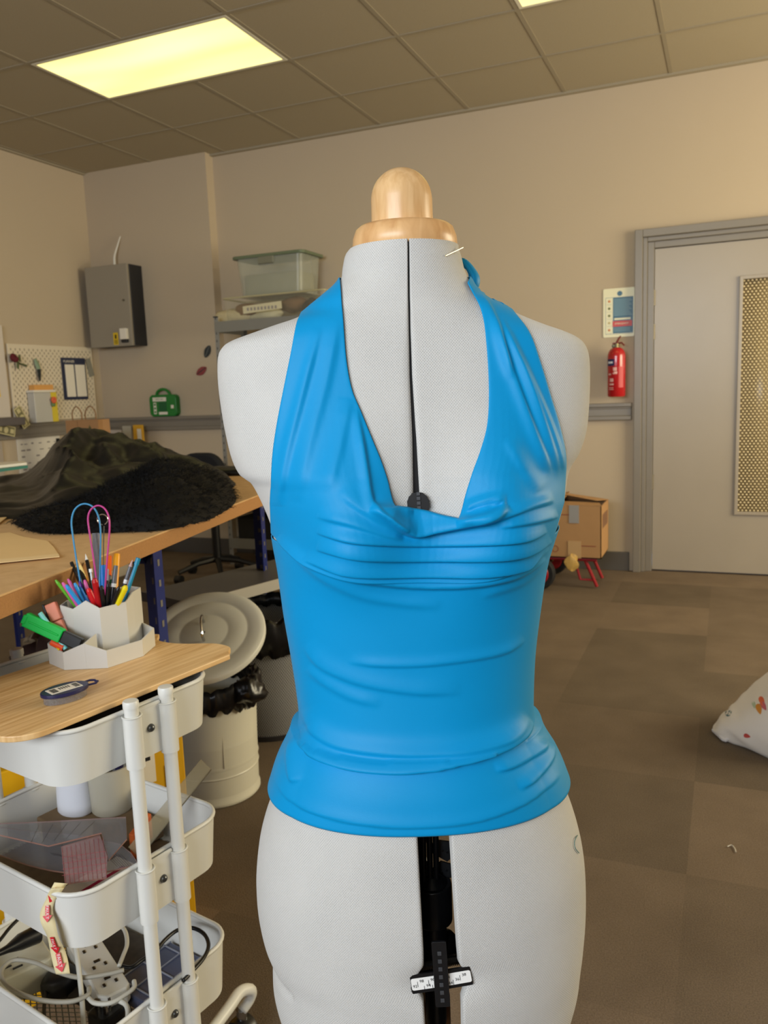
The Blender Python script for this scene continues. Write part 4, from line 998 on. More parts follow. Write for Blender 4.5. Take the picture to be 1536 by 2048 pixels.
# --- fire safety notice and extinguisher
sx0, sx1, sz0, sz1 = -.722, -.537, 1.185+.272, 1.185+.562; ys = YF-.0005+.01
M_sign = mat('sign_cream', (228, 222, 178), .3); M_sblue = mat('sign_blue', (60, 106, 132), .4); M_sred = mat('sign_red', (206, 62, 56), .4)
t = thing('fire_notice', ((sx0+sx1)/2, ys, sz0), 'cream fire action notice with blue text block and red band beside the door frame', 'sign')
MB().prism(rrect(sx1-sx0, sz1-sz0, .008, 3, ((sx0+sx1)/2, (sz0+sz1)/2)), 0, .004, ox=(1, 0, 0), oy=(0, 0, 1), oz=(0, -1, 0), o=(0, ys, 0)).build('plate', M_sign, t)
f_ = ys-.004; m_ = MB()
m_.prism([(.015*math.cos(a), .015*math.sin(a)) for a in np.linspace(0, 2*math.pi, 21)[:-1]], 0, .0006, ox=(1, 0, 0), oy=(0, 0, 1), oz=(0, -1, 0), o=(sx0+.098, f_, sz1-.032), mi=0)
bx0, bx1 = sx0+.058, sx1-.008
m_.bb(bx0, bx1, f_-.0006, f_, sz0+.022, sz1-.055, mi=0)
for (a, b_, c_, d_) in ((sx0+.014, bx1, sz0+.018, sz0+.0195), (sx0+.014, bx1, sz1-.0545, sz1-.053), (sx0+.014, sx0+.0155, sz0+.018, sz1-.053)): m_.bb(a, b_, f_-.0006, f_, c_, d_, mi=0)
m_.bb(bx0-.002, bx1-.006, f_-.0012, f_, sz0+.062, sz0+.096, mi=1)
text_mb('EMERGENCY', .014, ((bx0+bx1)/2-.008, f_-.0014, sz0+.079), (1, 0, 0), (0, 0, 1), mb=m_, mi=2)
m_.bb(bx0+.008, bx1-.015, f_-.0012, f_, sz0+.102, sz0+.113, mi=2)
z = sz1-.068
while z > sz0+.125: m_.bb(bx0+.005, bx1-.006-.02*((z*977) % 1), f_-.0012, f_, z, z+.0028, mi=3); z -= .0085
for z in (sz0+.052, sz0+.043, sz0+.034): m_.bb(bx0+.005, bx1-.018, f_-.0012, f_, z, z+.0026, mi=3)
for k in range(5):
    zc = sz1-.075-.043*k; m_.bb(sx0+.020, sx0+.052, f_-.0006, f_, zc-.02, zc-.0192, mi=0)
    m_.ball((sx0+.036, f_-.0005, zc), .008, 8, 6, (1.0, .1, .9), mi=(4, 5, 5, 6, 4)[k])
m_.build('print', [M_sblue, M_sred, M_sign, mat('sign_lightblue', (140, 176, 186), .4), mat('sign_orange', (214, 140, 84), .5), mat('sign_olive', (110, 116, 60), .5), mat('sign_beige', (200, 186, 130), .5)], t)
ex, ey, ez0, ez1 = -.632, YF-.075, 1.185-.088, 1.185+.205; er = .053
M_red = mat('extinguisher_red', (176, 20, 28), .25, spec=.6, coat=.4)
t = thing('fire_extinguisher', (ex, ey, ez0), 'red fire extinguisher hanging on the wall below the fire notice', 'fire extinguisher')
prof = [(.02, ez0), (er-.006, ez0), (er, ez0+.008), (er, ez0+.24)]
for k in range(1, 9): a = math.pi/2*k/8; prof.append((er*math.cos(a)*.72+er*.28*(1-k/8)+.012*(k/8), ez0+.24+.055*math.sin(a)))
MB().lathe(prof, (ex, ey, 0), 32).build('cylinder', M_red, t, smooth=True)
z0 = ez0+.295
MB().cyl((ex, ey, z0-.006), (ex, ey, z0+.022), .014, n=16).build('valve', mat('valve_brass', (116, 108, 78), .35, metal=.7), t, smooth=True)
m_ = MB(); m_.box((ex-.008, ey, z0+.022), (.03, .016, .012)); m_.tube([(ex, ey, z0+.026), (ex+.012, ey, z0+.05), (ex+.024, ey, z0+.066)], [.007, .006, .004], 8); m_.tube([(ex, ey, z0+.022), (ex+.03, ey, z0+.026), (ex+.045, ey, z0+.008)], [.006, .005, .005], 8)
m_.build('lever', mat('lever_dark_red', (110, 34, 34), .5), t)
MB().ball((ex-.016, ey-.01, z0+.008), .011, 10, 8, (1, .5, 1)).build('gauge', mat('gauge_metal', (120, 116, 100), .3, metal=.6), t)
def wrap(a0, a1, za, zb, name, ml, r=er+.0006, extra=None):
    G = [[(ex+r*math.cos(a), ey+r*math.sin(a), z) for a in np.linspace(a0, a1, 14)] for z in (za, zb)]
    return MB().grid(G).build(name, ml, t, smooth=True)
aF = -math.pi/2
wrap(aF-1.15, aF-.12, ez0+.185, ez0+.225, 'blue_label', mat('label_navy', (18, 28, 84), .4))
m_ = MB()
for (u, v, w_, h_) in ((-.05, .165, .022, .02), (-.05, .14, .026, .008), (.02, .145, .02, .012), (-.45, .10, .024, .02), (-.45, .075, .028, .010), (-.7, .135, .02, .008), (-.5, .055, .03, .004), (-.5, .045, .03, .004)):
    a = aF+u; r = er+.0008; G = [[(ex+r*math.cos(a+s), ey+r*math.sin(a+s), ez0+v+dz) for s in np.linspace(-w_/2/er, w_/2/er, 5)] for dz in (-h_/2, h_/2)]; m_.grid(G)
m_.build('printed_symbols', mat('print_white_red', (224, 178, 172), .5), t)
wrap(aF-1.0, aF-.3, ez0+.199, ez0+.211, 'label_lettering', mat('print_white', (225, 228, 235), .5), er+.0010)
wrap(aF+.35, aF+.95, ez0+.055, ez0+.18, 'side_label', mat('print_dull_red', (196, 74, 78), .5))
MB().bb(ex-.02, ex+.02, ey+er-.004, YF+.01, ez0+.10, ez0+.25).build('bracket', M_black, t)
# --- sack truck with cardboard box
M_cb = mat('cardboard', (172, 132, 88), .8, noise_amt=.06, noise_scale=14); M_cbd = mat('cardboard_inner', (128, 98, 64), .85)
kx0, kx1, ky0, ky1, kz0, kz1 = -1.05, -.655, 4.70, 5.0, .185, .49
t = thing('cardboard_box', ((kx0+kx1)/2, (ky0+ky1)/2, kz0), 'open brown cardboard box with grey tape sitting on a red sack truck', 'box')
m_ = MB(); w_ = .005
m_.bb(kx0, kx1, ky0, ky0+w_, kz0, kz1); m_.bb(kx0, kx1, ky1-w_, ky1, kz0, kz1); m_.bb(kx0, kx0+w_, ky0, ky1, kz0, kz1); m_.bb(kx1-w_, kx1, ky0, ky1, kz0, kz1); m_.bb(kx0, kx1, ky0, ky1, kz0, kz0+w_)
m_.build('box_body', M_cb, t)
def flap(P, nm='flap'):
    P = [np.array(p, float) for p in P]; n = np.cross(P[1]-P[0], P[3]-P[0]); n /= np.linalg.norm(n); m_ = MB(); m_.add([p for p in P]+[p+n*.004 for p in P], [(3, 2, 1, 0), (4, 5, 6, 7), (0, 1, 5, 4), (1, 2, 6, 5), (2, 3, 7, 6), (3, 0, 4, 7)]); m_.build(nm, M_cb, t)
ym = (ky0+ky1)/2
flap([(kx0, ky0, kz1), (kx1, ky0, kz1+.001), (kx1-.03, ky0+.14, kz1-.004), (kx0+.12, ky0+.13, kz1+.006)])
flap([(kx0, ky1, kz1), (kx1, ky1, kz1), (kx1-.05, ym+.01, kz1+.014), (kx0, ym+.02, kz1+.075)])
flap([(kx0, ky0, kz1), (kx0, ky1, kz1), (kx0+.17, ky1-.03, kz1+.05), (kx0+.17, ky0+.05, kz1+.03)])
tc_ = at_y(1148, 1035, ky0-.003)
MB().bb(tc_[0]-.028, tc_[0]+.028, ky0-.004, ky0-.001, kz1-.10, kz1+.004).build('grey_tape', mat('tape_grey', (150, 148, 146), .3), t)
MB().bb(tc_[0]-.035, tc_[0]+.04, ky0-.004, ky0-.001, kz0, kz0+.10).build('clear_tape', mat('tape_clear', (190, 156, 112), .25), t)
m_ = MB(); m_.bb(kx1-.26, kx1-.13, ky0-.0015, ky0-.0005, kz1-.055, kz1-.05); m_.bb(kx1-.16, kx1-.03, ky0-.0015, ky0-.0005, kz0+.07, kz0+.075); m_.lathe([(.016, 0), (.02, 0), (.02, .001), (.016, .001)], (tc_[0]-.11, ky0-.0005, kz0+.05), 18, axes=((1, 0, 0), (0, 0, 1), (0, -1, 0)), caps=False)
m_.build('print', mat('box_print', (140, 74, 50), .7), t)
MB().bb(kx1+.0005, kx1+.0015, ky0+.05, ky0+.25, kz0+.17, kz0+.25).build('side_sticker', mat('sticker_brown', (126, 92, 68), .6), t)
M_rt = mat('truck_red', (150, 26, 34), .4)
t = thing('sack_truck', (-.9, 5.0, 0), 'red sack truck with black rubber wheels under the cardboard box', 'sack truck')
m_ = MB(); zt = kz0-.012
for y in (ky0+.03, ky1-.03): m_.tube([(kx0-.03, y, zt), (kx1-.03, y, zt)], .011, 8)
for x in (kx0+.05, kx0+.2, kx1-.05): m_.tube([(x, ky0+.03, zt), (x, ky1-.03, zt)], .009, 8)
m_.build('frame', M_rt, t, smooth=True)
for y in (ky0+.04, ky1-.04): MB().tube([(kx1-.10, y, zt), (kx1-.03, y, .012)], .010, 8).build('leg', M_rt, t, smooth=True)
MB().tube([(kx1-.16, ky0+.04, zt), (kx1-.125, ky0+.04, .05), (kx1-.05, ky0+.04, .05)], .008, 8).build('brace', M_rt, t, smooth=True)
MB().tube([(kx0+.02, ky1+.01, zt), (kx0+.02, ky1+.02, .75), (kx0-.2, ky1+.02, .78)], .012, 8).build('handle', M_rt, t, smooth=True)
wc = at_y(1090, 1142, 4.60); wcx, wcz = kx0+.045, .098
for y in (4.64, 5.06):
    w_ = MB(); w_.lathe([(.055, -.022), (.088, -.026), (.098, -.014), (.098, .014), (.088, .026), (.055, .022)], (wcx, y, wcz), 32, axes=((1, 0, 0), (0, 0, 1), (0, -1, 0))); wo = w_.build('wheel', mat('tyre_rubber', (28, 28, 30), .8), t, smooth=True)
    w_ = MB(); w_.lathe([(.064, .023), (.058, .030), (.036, .027), (.020, .030), (.004, .032)], (wcx, y, wcz), 28, axes=((1, 0, 0), (0, 0, 1), (0, -1, 0))); w_.build('rim', M_rt, wo, smooth=True)
    MB().ball((wcx, y-.034, wcz), .014, 12, 8, (1, .8, 1)).build('hub', mat('hub_brass', (176, 160, 120), .3, metal=.6), wo, smooth=True)
MB().cyl((wcx, 4.62, wcz), (wcx, 5.08, wcz), .008, n=10).build('axle', M_black, t)
m_ = MB(); c = np.array([tc_[0]-.01, ky0-.012, kz0-.005]); G = []
for i in range(9):
    ph = math.pi*i/8; G.append([(c[0]+.035*math.sin(ph)*math.cos(a)*(1+.4*math.sin(3*a+i)), c[1]+.01*math.sin(ph)*math.sin(a), c[2]-.045*math.cos(ph)*(1+.2*math.sin(2*a))-.02) for a in np.linspace(0, 2*math.pi, 14)[:-1]])
tag(m_.grid(G, closed_u=True).build('crumpled_tape', mat('tape_yellow', (206, 168, 92), .4), loc=c), 'crumpled yellow packing tape hanging under the cardboard box', 'tape')
# --- soft printed bag at the right edge
M_pil = mat('pillow_cloth', (226, 220, 212), .6, sheen=.2); N, L, b = nodes_of(M_pil)
t = thing('pillow_bundle', (.26, 2.9, 0), 'plump white cushion printed with coloured petals at the right edge', 'cushion')
G = []
NP, MP = 48, 64
tip = at_z(1424, 1452, .06); pcx = tip[0]+.30; pcy = tip[1]+.10
for i in range(NP+1):
    ph = math.pi*i/NP; row = []
    for j in range(MP):
        a = 2*math.pi*j/MP; r = math.sin(ph)**.55
        x = -.30*r*math.copysign(abs(math.cos(a))**.75, math.cos(a)); y = .20*r*math.copysign(abs(math.sin(a))**.8, math.sin(a))
        u = (x+.30)/.60                                   # 0 at the low left corner
        hh = .055+min(u*2.6, 1.0)*.23                      # the cushion rises in a straight slope from the corner
        y *= .55+.45*min(1, u*3)
        zz = -math.cos(ph); z = hh*(.30+.62*zz) if zz > -.4 else hh*.02*(zz+1)
        wr = .010*noise.noise(Vector((x*11, y*11-z*14, 1.3)))+.003*math.sin(z*120+x*60)*math.exp(-((u-.08)/.16)**2)
        row.append((pcx+x*(1+wr), pcy+y+wr, max(z+wr*.8, .002)))
    G.append(row)
MB().grid(G, closed_u=True).build('cushion_body', M_pil, t, smooth=True, angle=180)
PB = MB(); PB.grid(G, closed_u=True); PT = BVHTree.FromPolygons([Vector(p) for p in PB.v], PB.f)
def petal(px, py, L_, w_, ang, colr, nm):
    P = [(L_/2*math.cos(a), w_/2*math.sin(a)*(1-.45*math.cos(a))) for a in np.linspace(0, 2*math.pi, 17)[:-1]]; V = []
    for q in [(0, 0)]+P:
        x = px+q[0]*math.cos(ang)-q[1]*math.sin(ang); y = py+q[0]*math.sin(ang)+q[1]*math.cos(ang)
        h = PT.ray_cast(Vector(CAM), Vector(ray(x, y)).normalized())
        if h[0] is None: return
        V.append(np.array(h[0])-ray(x, y)/np.linalg.norm(ray(x, y))*.0015)
    m_.add(V, [(0, 1+k, 1+(k+1) % 16) for k in range(16)], {'o': 0, 'p': 1, 'm': 2, 'g': 3, 't': 4, 'r': 5, 'b': 6}[nm])
m_ = MB()
for a in [(1492, 1380, 14, 8, -.9, 0, 'o'), (1501, 1373, 12, 8, 0, 0, 'p'), (1509, 1369, 13, 11, .2, 0, 'r'), (1460, 1406, 13, 8, -.4, 0, 'r'), (1453, 1412, 13, 7, 2.6, 0, 'g'), (1447, 1419, 12, 8, .3, 0, 'm'), (1457, 1426, 14, 11, -.5, 0, 't'),
          (1524, 1403, 22, 10, 1.2, 0, 'o'), (1527, 1412, 20, 10, 1.0, 0, 'p'), (1518, 1418, 22, 11, 1.3, 0, 'b'), (1508, 1410, 15, 7, 1.3, 0, 'm'), (1494, 1472, 14, 8, .3, 0, 'r'),
          (1512, 1356, 11, 4, 2.4, 0, 'g'), (1528, 1338, 6, 4, 2.0, 0, 'g'), (1519, 1341, 9, 3, 2.6, 0, 'g')]: petal(*a)
if m_.v: m_.build('petal_print', [mat('petal_%s' % n_, c_, .7) for n_, c_ in (('orange', (206, 84, 50)), ('pink', (196, 104, 116)), ('mint', (178, 192, 164)), ('olive', (120, 118, 88)), ('teal', (60, 104, 110)), ('red', (188, 74, 66)), ('amber', (206, 138, 56)))], t)
pts = [tuple(at_z(x, y, .010)) for x, y in [(1427, 1460), (1438, 1470), (1450, 1480), (1462, 1476), (1490, 1483), (1536, 1489), (1570, 1490)]]
MB().tube(spline(pts, 24), .007, 6).build('piping', mat('piping_white', (220, 218, 220), .6), t, smooth=True)
tag(MB().tube(spline([at_z(x, y, .003) for x, y in [(1455, 1693), (1463, 1690), (1469, 1696), (1472, 1704)]], 12), .0014, 5).build('loose_thread', mat('thread_white', (206, 200, 186), .8), loc=at_z(1463, 1692, 0)), 'short curled white thread lying on the brown carpet', 'thread')
# =============================== CUTTING TABLE =============================================================
TZ = 1.185-.30
TCn = np.array([-1.475, 2.862, 0]); TV = np.array([.205, -.979, 0]); TU = np.array([-.979, -.205, 0]); EZ = np.array([0, 0, 1.0])
TL, TW = 2.42, 1.46
M_bench = wood('bench_board', (216, 178, 128), (204, 164, 114), axis=(2, 2, 2), scale=14, rough=.55); M_edge = mat('chipboard_edge', (170, 124, 76), .8, noise_amt=.2, noise_scale=260)
M_blue_leg = mat('blue_steel', (22, 40, 112), .4)
def TP(u, v, z): return TCn+TU*u+TV*v+EZ*z
t = thing('cutting_table', TP(TW/2, TL/2, 0), 'large chipboard cutting table on blue slotted steel legs under the black fabrics', 'table')
m_ = MB(); m_.box(TP(TW/2, TL/2, TZ-.002), (TW, TL, .004), axes=(TU, TV, -EZ), mi=0); m_.box(TP(TW/2, TL/2, TZ-.0215), (TW, TL, .035), axes=(TU, TV, -EZ), mi=1)
m_.build('tabletop', [M_bench, M_edge], t, bevel=.001)
def leg(u, v, h=TZ-.04, w=.045):
    m_ = MB(); m_.box(TP(u, v, h/2), (.004, w, h), axes=(TU, TV, -EZ)); m_.box(TP(u+w/2, v-w/2, h/2), (w, .004, h), axes=(TU, TV, -EZ))
    k = .1
    while k < h-.02: m_.box(TP(u-.0026, v, k), (.001, .010, .016), axes=(TU, TV, -EZ), mi=1); m_.box(TP(u+w/2, v+.0-w/2-.0026, k), (.010, .001, .016), axes=(TU, TV, -EZ), mi=1); m_.box(TP(u+w/2, v-w/2+.0026, k), (.010, .001, .016), axes=(TU, TV, -EZ), mi=1); k += .05
    m_.build('leg', [M_blue_leg, mat('slot_light', (116, 112, 108), .7)], t)
for (u, v) in ((.05, 1.33), (.05, 2.36), (1.36, .06), (1.36, 2.36)): leg(u, v)
leg(.62, 1.30)
_q = at_y(526, 1060, 2.77); _w = np.array([_q[0], _q[1], 0])-TCn; leg(float(_w@TU), float(_w@TV))
for (a, b_) in (((.08, 1.33), (1.36, 1.33)),): 
    m_ = MB(); m_.tube([TP(*a, TZ-.07), TP(*b_, TZ-.07)], .018, 4); m_.build('cross_beam', M_blue_leg, t)
# grey low shelf board of the bench behind, seen under the table
bz = 1.185-.69; A_, B_ = at_z(388, 1200, bz), at_z(575, 1150, bz); d_ = (B_-A_)/np.linalg.norm(B_-A_); n_ = np.array([-d_[1], d_[0], 0]); n_ = n_ if n_@HV > 0 else -n_
c = (A_+B_)/2+d_*.15+n_*.13
t = thing('low_bench', (c[0], c[1], 0), 'low grey bench board with a pale front edge seen under the cutting table', 'bench')
m_ = MB(); m_.box(c-EZ*.02, (np.linalg.norm(B_-A_)+.35, .30, .034), axes=(d_, n_, EZ), mi=0); m_.box(c-n_*.152-EZ*.018, (np.linalg.norm(B_-A_)+.35, .006, .040), axes=(d_, n_, EZ), mi=1)
m_.build('board', [mat('bench_grey', (92, 90, 92), .4), mat('bench_edge', (176, 172, 164), .4)], t)
for s1_ in (-1, 1):
    for s2_ in (-1, 1): q = c+d_*s1_*(np.linalg.norm(B_-A_)/2+.10)+n_*s2_*.11; MB().bb(q[0]-.015, q[0]+.015, q[1]-.015, q[1]+.015, 0, bz-.037).build('leg', M_black, t)
# dark stock stored under the table
M_dark = mat('dark_wrap', (30, 27, 28), .5, noise_amt=.4, noise_scale=9)
def lump(name, c, r, matl, label, cat, seed=0, amp=.22, sq=1.0, zmin=.003, n=26, m=18, group=None, parent=None, fr=2.2):
    G = []
    for i in range(m+1):
        ph = math.pi*i/m; row = []
        for j in range(n):
            a = 2*math.pi*j/n; x = math.sin(ph)**sq*math.cos(a); y = math.sin(ph)**sq*math.sin(a); z = -math.cos(ph)
            d = 1+amp*noise.fractal(Vector((x*fr+seed*7.3, y*fr, z*fr+seed)), 1.0, 2.0, 4)
            row.append((c[0]+r[0]*d*x, c[1]+r[1]*d*y, max(c[2]+r[2]*d*z, zmin)))
        G.append(row)
    o = MB().grid(G, closed_u=True).build(name, matl, parent, loc=None if parent is not None else (c[0], c[1], zmin), smooth=True, angle=180)
    if label: tag(o, label, cat, group)
    return o
p = at_z(300, 1225, .35)
lump('fabric_sack', (-1.84, 1.86, .26), (.17, .22, .25), mat('sack_mauve', (88, 70, 68), .35, noise_amt=.35, noise_scale=16, coat=.5), 'clear sack of pale and dark red scraps under the table behind the pens', 'sack', 3, .35, fr=3.5)
for k, (v_, z_, r_, lab) in enumerate(((1.50, .42, .075, 'thick dark grey fabric roll lying highest under the table'), (1.66, .26, .07, 'charcoal fabric roll lying below the thick dark grey roll'))):
    a, b_ = TP(.36, v_+.02, z_), TP(1.35, v_+.02, z_)
    o = MB().cyl(a, b_, r_, n=26).build('fabric_roll', mat('roll_%d' % k, ((64, 62, 64), (44, 42, 46))[k], .8), loc=(a+b_)/2, smooth=True)
    tag(o, lab, 'fabric roll', 'fabric rolls under the table')
c_ = TP(.7, 1.6, 0)
t = thing('roll_rack', (c_[0], c_[1], 0), 'black storage rack on the floor carrying dark fabric rolls under the table', 'rack')
for u in (.45, 1.2):
    m_ = MB(); m_.box(TP(u, 1.42, .24), (.02, .02, .48), axes=(TU, TV, -EZ)); m_.box(TP(u, 1.76, .24), (.02, .02, .48), axes=(TU, TV, -EZ))
    m_.box(TP(u, 1.59, .178), (.02, .36, .02), axes=(TU, TV, -EZ)); m_.box(TP(u, 1.59, .334), (.02, .36, .02), axes=(TU, TV, -EZ)); m_.build('rack_side', M_black, t)
# =============================== FABRICS ON THE TABLE ======================================================
M_blk = mat('black_satin', (19, 19, 18), .42, spec=.4, sheen=.0)
def heap(name, u0, u1, v0, v1, hf, nu, nv):
    G = [[TP(u0+(u1-u0)*i/nu, v0+(v1-v0)*j/nv, TZ+.001+hf(i/nu, j/nv)) for i in range(nu+1)] for j in range(nv+1)]
    return G
# footprint of the folded black cloth traced on the table top
def edge_fade(s_, t_): return min(1, 5*s_, 5*(1-s_), 5*t_, 5*(1-t_))
def hblack(i, j):
    cx, cy = i-.5, j-.5; r = math.sqrt((cx/.5)**2+(cy/.5)**2); ang = math.atan2(cy, cx)
    lim = .92+.12*noise.noise(Vector((math.cos(ang)*1.5, math.sin(ang)*1.5, 4)))
    e = max(0, 1-(r/lim)**2)**.42
    w = noise.fractal(Vector((i*2.4, j*3.4, 2.2)), 1.0, 2.0, 2); rg = 1-abs(noise.noise(Vector((i*5+w*1.6, j*6-w*1.5, 7.7))))*2.0; rg2 = 1-abs(noise.noise(Vector((i*9+w*2, j*9, 1.7))))*2
    pk = .115*math.exp(-(((i-.52)/.30)**2+((j-.34)/.30)**2))+.035
    return max(.0005, e*(pk+.050*rg+.024*rg2+.010*(1-abs(noise.noise(Vector((i*19-w*3, j*15+w*3, 3.1))))*2)))
hu0, hu1, hv0, hv1 = .10, 1.40, .0, 1.30
G = []
nu, nv = 110, 110
for j in range(nv+1):
    row = []
    for i in range(nu+1):
        h = hblack(i/nu, j/nv); xx = to_px(TP(hu0+(hu1-hu0)*i/nu, hv0+(hv1-hv0)*j/nv, TZ))[0]; uu = min(1, max(0, (xx-40)/120)); h *= .34+.66*uu*uu*(3-2*uu)
        row.append(TP(hu0+(hu1-hu0)*i/nu, hv0+(hv1-hv0)*j/nv, TZ+.0006+h))
    G.append(row)
# keep only the cloth itself
m_ = MB(); P = [p_ for r_ in G for p_ in r_]; F = []
for j in range(nv):
    for i in range(nu):
        q = [j*(nu+1)+i, j*(nu+1)+i+1, (j+1)*(nu+1)+i+1, (j+1)*(nu+1)+i]
        if any(P[k][2] > TZ+.0016 for k in q): F.append(tuple(q))
used = sorted({k for f in F for k in f}); mp_ = {k: n_ for n_, k in enumerate(used)}
m_.add([P[k] for k in used], [tuple(mp_[k] for k in f) for f in F])
tag(m_.build('black_fabric', M_blk, loc=TP(.75, .6, TZ), smooth=True, angle=180), 'large crumpled heap of black satin fabric on the cutting table', 'fabric')
# curly black fur piece
M_fur = mat('black_fur', (8, 8, 9), .7, spec=.25, noise_amt=.3, noise_scale=80)
FO = [(25, 1046), (60, 1062), (110, 1068), (180, 1066), (260, 1064), (330, 1060), (400, 1046), (440, 1030), (470, 1006), (468, 988), (440, 978), (400, 985), (330, 992), (260, 998), (190, 1008), (120, 1022), (70, 1036)]
FPW = [at_z(x, y, TZ+.002) for x, y in FO]; fc = np.mean(FPW, axis=0)
ft = thing('fur_piece', fc, 'black curly fur piece spread along the front edge of the cutting table', 'fur')
G = []; m_ = MB(); K = 120; ol = spline(FPW+[FPW[0]], K+1)[:-1]; R_ = 26
ctr = [ (fc+np.array([0, 0, 0]))]*K
rows = []
for s_ in range(R_+1):
    w_ = s_/R_; row = []
    for k in range(K):
        p_ = np.array(ol[k]); q = fc+(p_-fc)*(1-w_)
        wu = .115*(1-(1-w_)**2.4)**.62; d_l = np.linalg.norm(q-TP(0, 0, 0)); px_ = to_px(q)[0]
        hs = .35+.65*min(1, max(0, (px_-150)/170))
        h = wu*hs*(1+.25*noise.noise(Vector((q[0]*9, q[1]*9, 3))))+.006*noise.noise(Vector((q[0]*60, q[1]*60, 9)))
        row.append(np.array([q[0], q[1], TZ+.002+max(h, 0)]))
    rows.append(row)
m_.grid(rows, closed_u=True); m_.build('pelt', M_fur, ft, smooth=True, angle=180)
m_ = MB(); random.seed(11)
for n_ in range(6500):
    s_ = int(min(R_-2, R_*random.random()**1.25)); k = random.randrange(K); p_ = rows[s_][k]; q = rows[s_+1][k]; r_ = rows[s_][(k+1) % K]; p_ = p_+(q-p_)*random.random()+(r_-p_)*random.random()
    out = (p_-fc)*np.array([1, 1, 0]); out = out/(np.linalg.norm(out)+1e-6); L_ = random.uniform(.010, .024); w_ = s_/R_
    d = out*(1-w_*.8)*.8+np.array([random.uniform(-.6, .6), random.uniform(-.6, .6), .15+.9*w_]); d /= np.linalg.norm(d); sd = np.cross(d, [0, 0, 1.]); sd /= (np.linalg.norm(sd)+1e-6); up = np.cross(sd, d)
    ph = random.uniform(0, 6.3); am = random.uniform(.0015, .0035); pts = []
    for i in range(5): u = i/4; pts.append(p_+d*L_*u+sd*am*math.sin(ph+u*7)+up*am*math.cos(ph+u*7)-EZ*.004*u*u)
    for q_ in pts: q_[2] = max(q_[2], TZ+.001)
    m_.tube(pts, [.0007, .0007, .0006, .0005, .0003], 3, caps=False)
m_.build('curly_pile', M_fur, ft)['kind'] = 'stuff'
lump('black_hat', tuple(at_z(462, 950, TZ)+np.array([-.05, .02, .012])), (.16, .07, .02), M_blk, 'flat black cloth scrap at the far end of the table beside the chair', 'fabric', 8, .2, zmin=TZ+.001)
tag(MB().prism([(0, 0), (.12, .01), (.10, .06), (.02, .07)], 0, .004, ox=TU, oy=TV, oz=EZ, o=TP(.28, -.0+.05, TZ+.0005)).build('white_paper_scrap', M_paper, loc=TP(.3, .05, TZ)), 'white paper scrap at the far corner of the table', 'paper')
# card sewing patterns
M_card = mat('pattern_card', (231, 196, 138), .7, noise_amt=.04, noise_scale=10); M_card2 = mat('pattern_card_pale', (238, 208, 156), .7, noise_amt=.04, noise_scale=12)
def card(name, poly, z, ml, label, th=.0016):
    P = [at_z(x, y, z) for x, y in poly]; c0 = np.mean(P, axis=0); m_ = MB(); n = len(P)
    m_.add(P+[p_+EZ*th for p_ in P], [tuple(range(n-1, -1, -1)), tuple(range(n, 2*n))]+[(i, (i+1) % n, n+(i+1) % n, n+i) for i in range(n)])
    # make outward faces consistent
    o = m_.build(name, ml, loc=c0); tag(o, label, 'pattern', 'card sewing patterns on the cutting table'); return o
card('card_pattern', [(-60, 1062), (0, 1068), (20, 1066), (48, 1075), (95, 1083), (108, 1096), (118, 1112), (60, 1118), (0, 1124), (-60, 1130)], TZ+.001, M_card, 'front card pattern with rounded shoulder at the left edge of the table')
card('card_pattern', [(-60, 1118), (0, 1119), (60, 1114), (117, 1108), (119, 1114), (60, 1120), (0, 1126), (-60, 1134)], TZ+.0042, M_card2, 'card strip lying along the front edge of the front card pattern', .001)
card('card_pattern', [(-60, 1000), (0, 994), (40, 996), (100, 987), (158, 988), (150, 1004), (98, 1014), (70, 1022), (30, 1034), (0, 1040), (-60, 1050)], TZ+.001, M_card2, 'pale card pattern half covered by the left end of the black fur')
card('card_pattern', [(-60, 985), (0, 986), (30, 980), (61, 977), (56, 982), (22, 996), (0, 1002), (-60, 1012)], TZ+.006, M_card2, 'narrow curved card pattern strip lying topmost beside the black satin')
card('card_pattern', [(-60, 1020), (0, 1012), (24, 1018), (20, 1030), (0, 1046), (-60, 1070)], TZ+.0035, M_card, 'small card pattern piece under the wire hook at the left edge')
m_ = MB(); m_.tube(spline([at_z(x, y, TZ+.004) for x, y in [(5, 1008), (8, 1003), (20, 1002), (29, 1006), (27, 1012), (40, 1015), (72, 1018), (76, 1023), (60, 1025), (20, 1022), (8, 1016), (5, 1008)]], 50), .0011, 5)
tag(m_.build('wire_hook', mat('wire_brown', (120, 92, 60), .5), loc=at_z(40, 1015, TZ)), 'thin bent wire hook lying on the pale card patterns', 'hook')
for k, (z_, ml, lab, poly) in enumerate(((TZ+.001, mat('book_teal', (60, 130, 120), .5), 'closed teal edged cutting mat at the back left of the table', [(-60, 936), (0, 937), (50, 933), (56, 936), (0, 944), (-60, 950)]), (TZ+.014, M_paper, 'white paper pile on the teal cutting mat at the back left', [(-60, 928), (0, 929), (48, 927), (54, 930), (0, 936), (-60, 941)]))):
    P = [at_z(x, y, z_) for x, y in poly]; m_ = MB(); n = len(P); m_.add(P+[p_+EZ*.012 for p_ in P], [tuple(range(n-1, -1, -1)), tuple(range(n, 2*n))]+[(i, (i+1) % n, n+(i+1) % n, n+i) for i in range(n)])
    tag(m_.build(('cutting_mat', 'paper_pile')[k], ml, loc=P[1]), lab, ('mat', 'paper')[k])
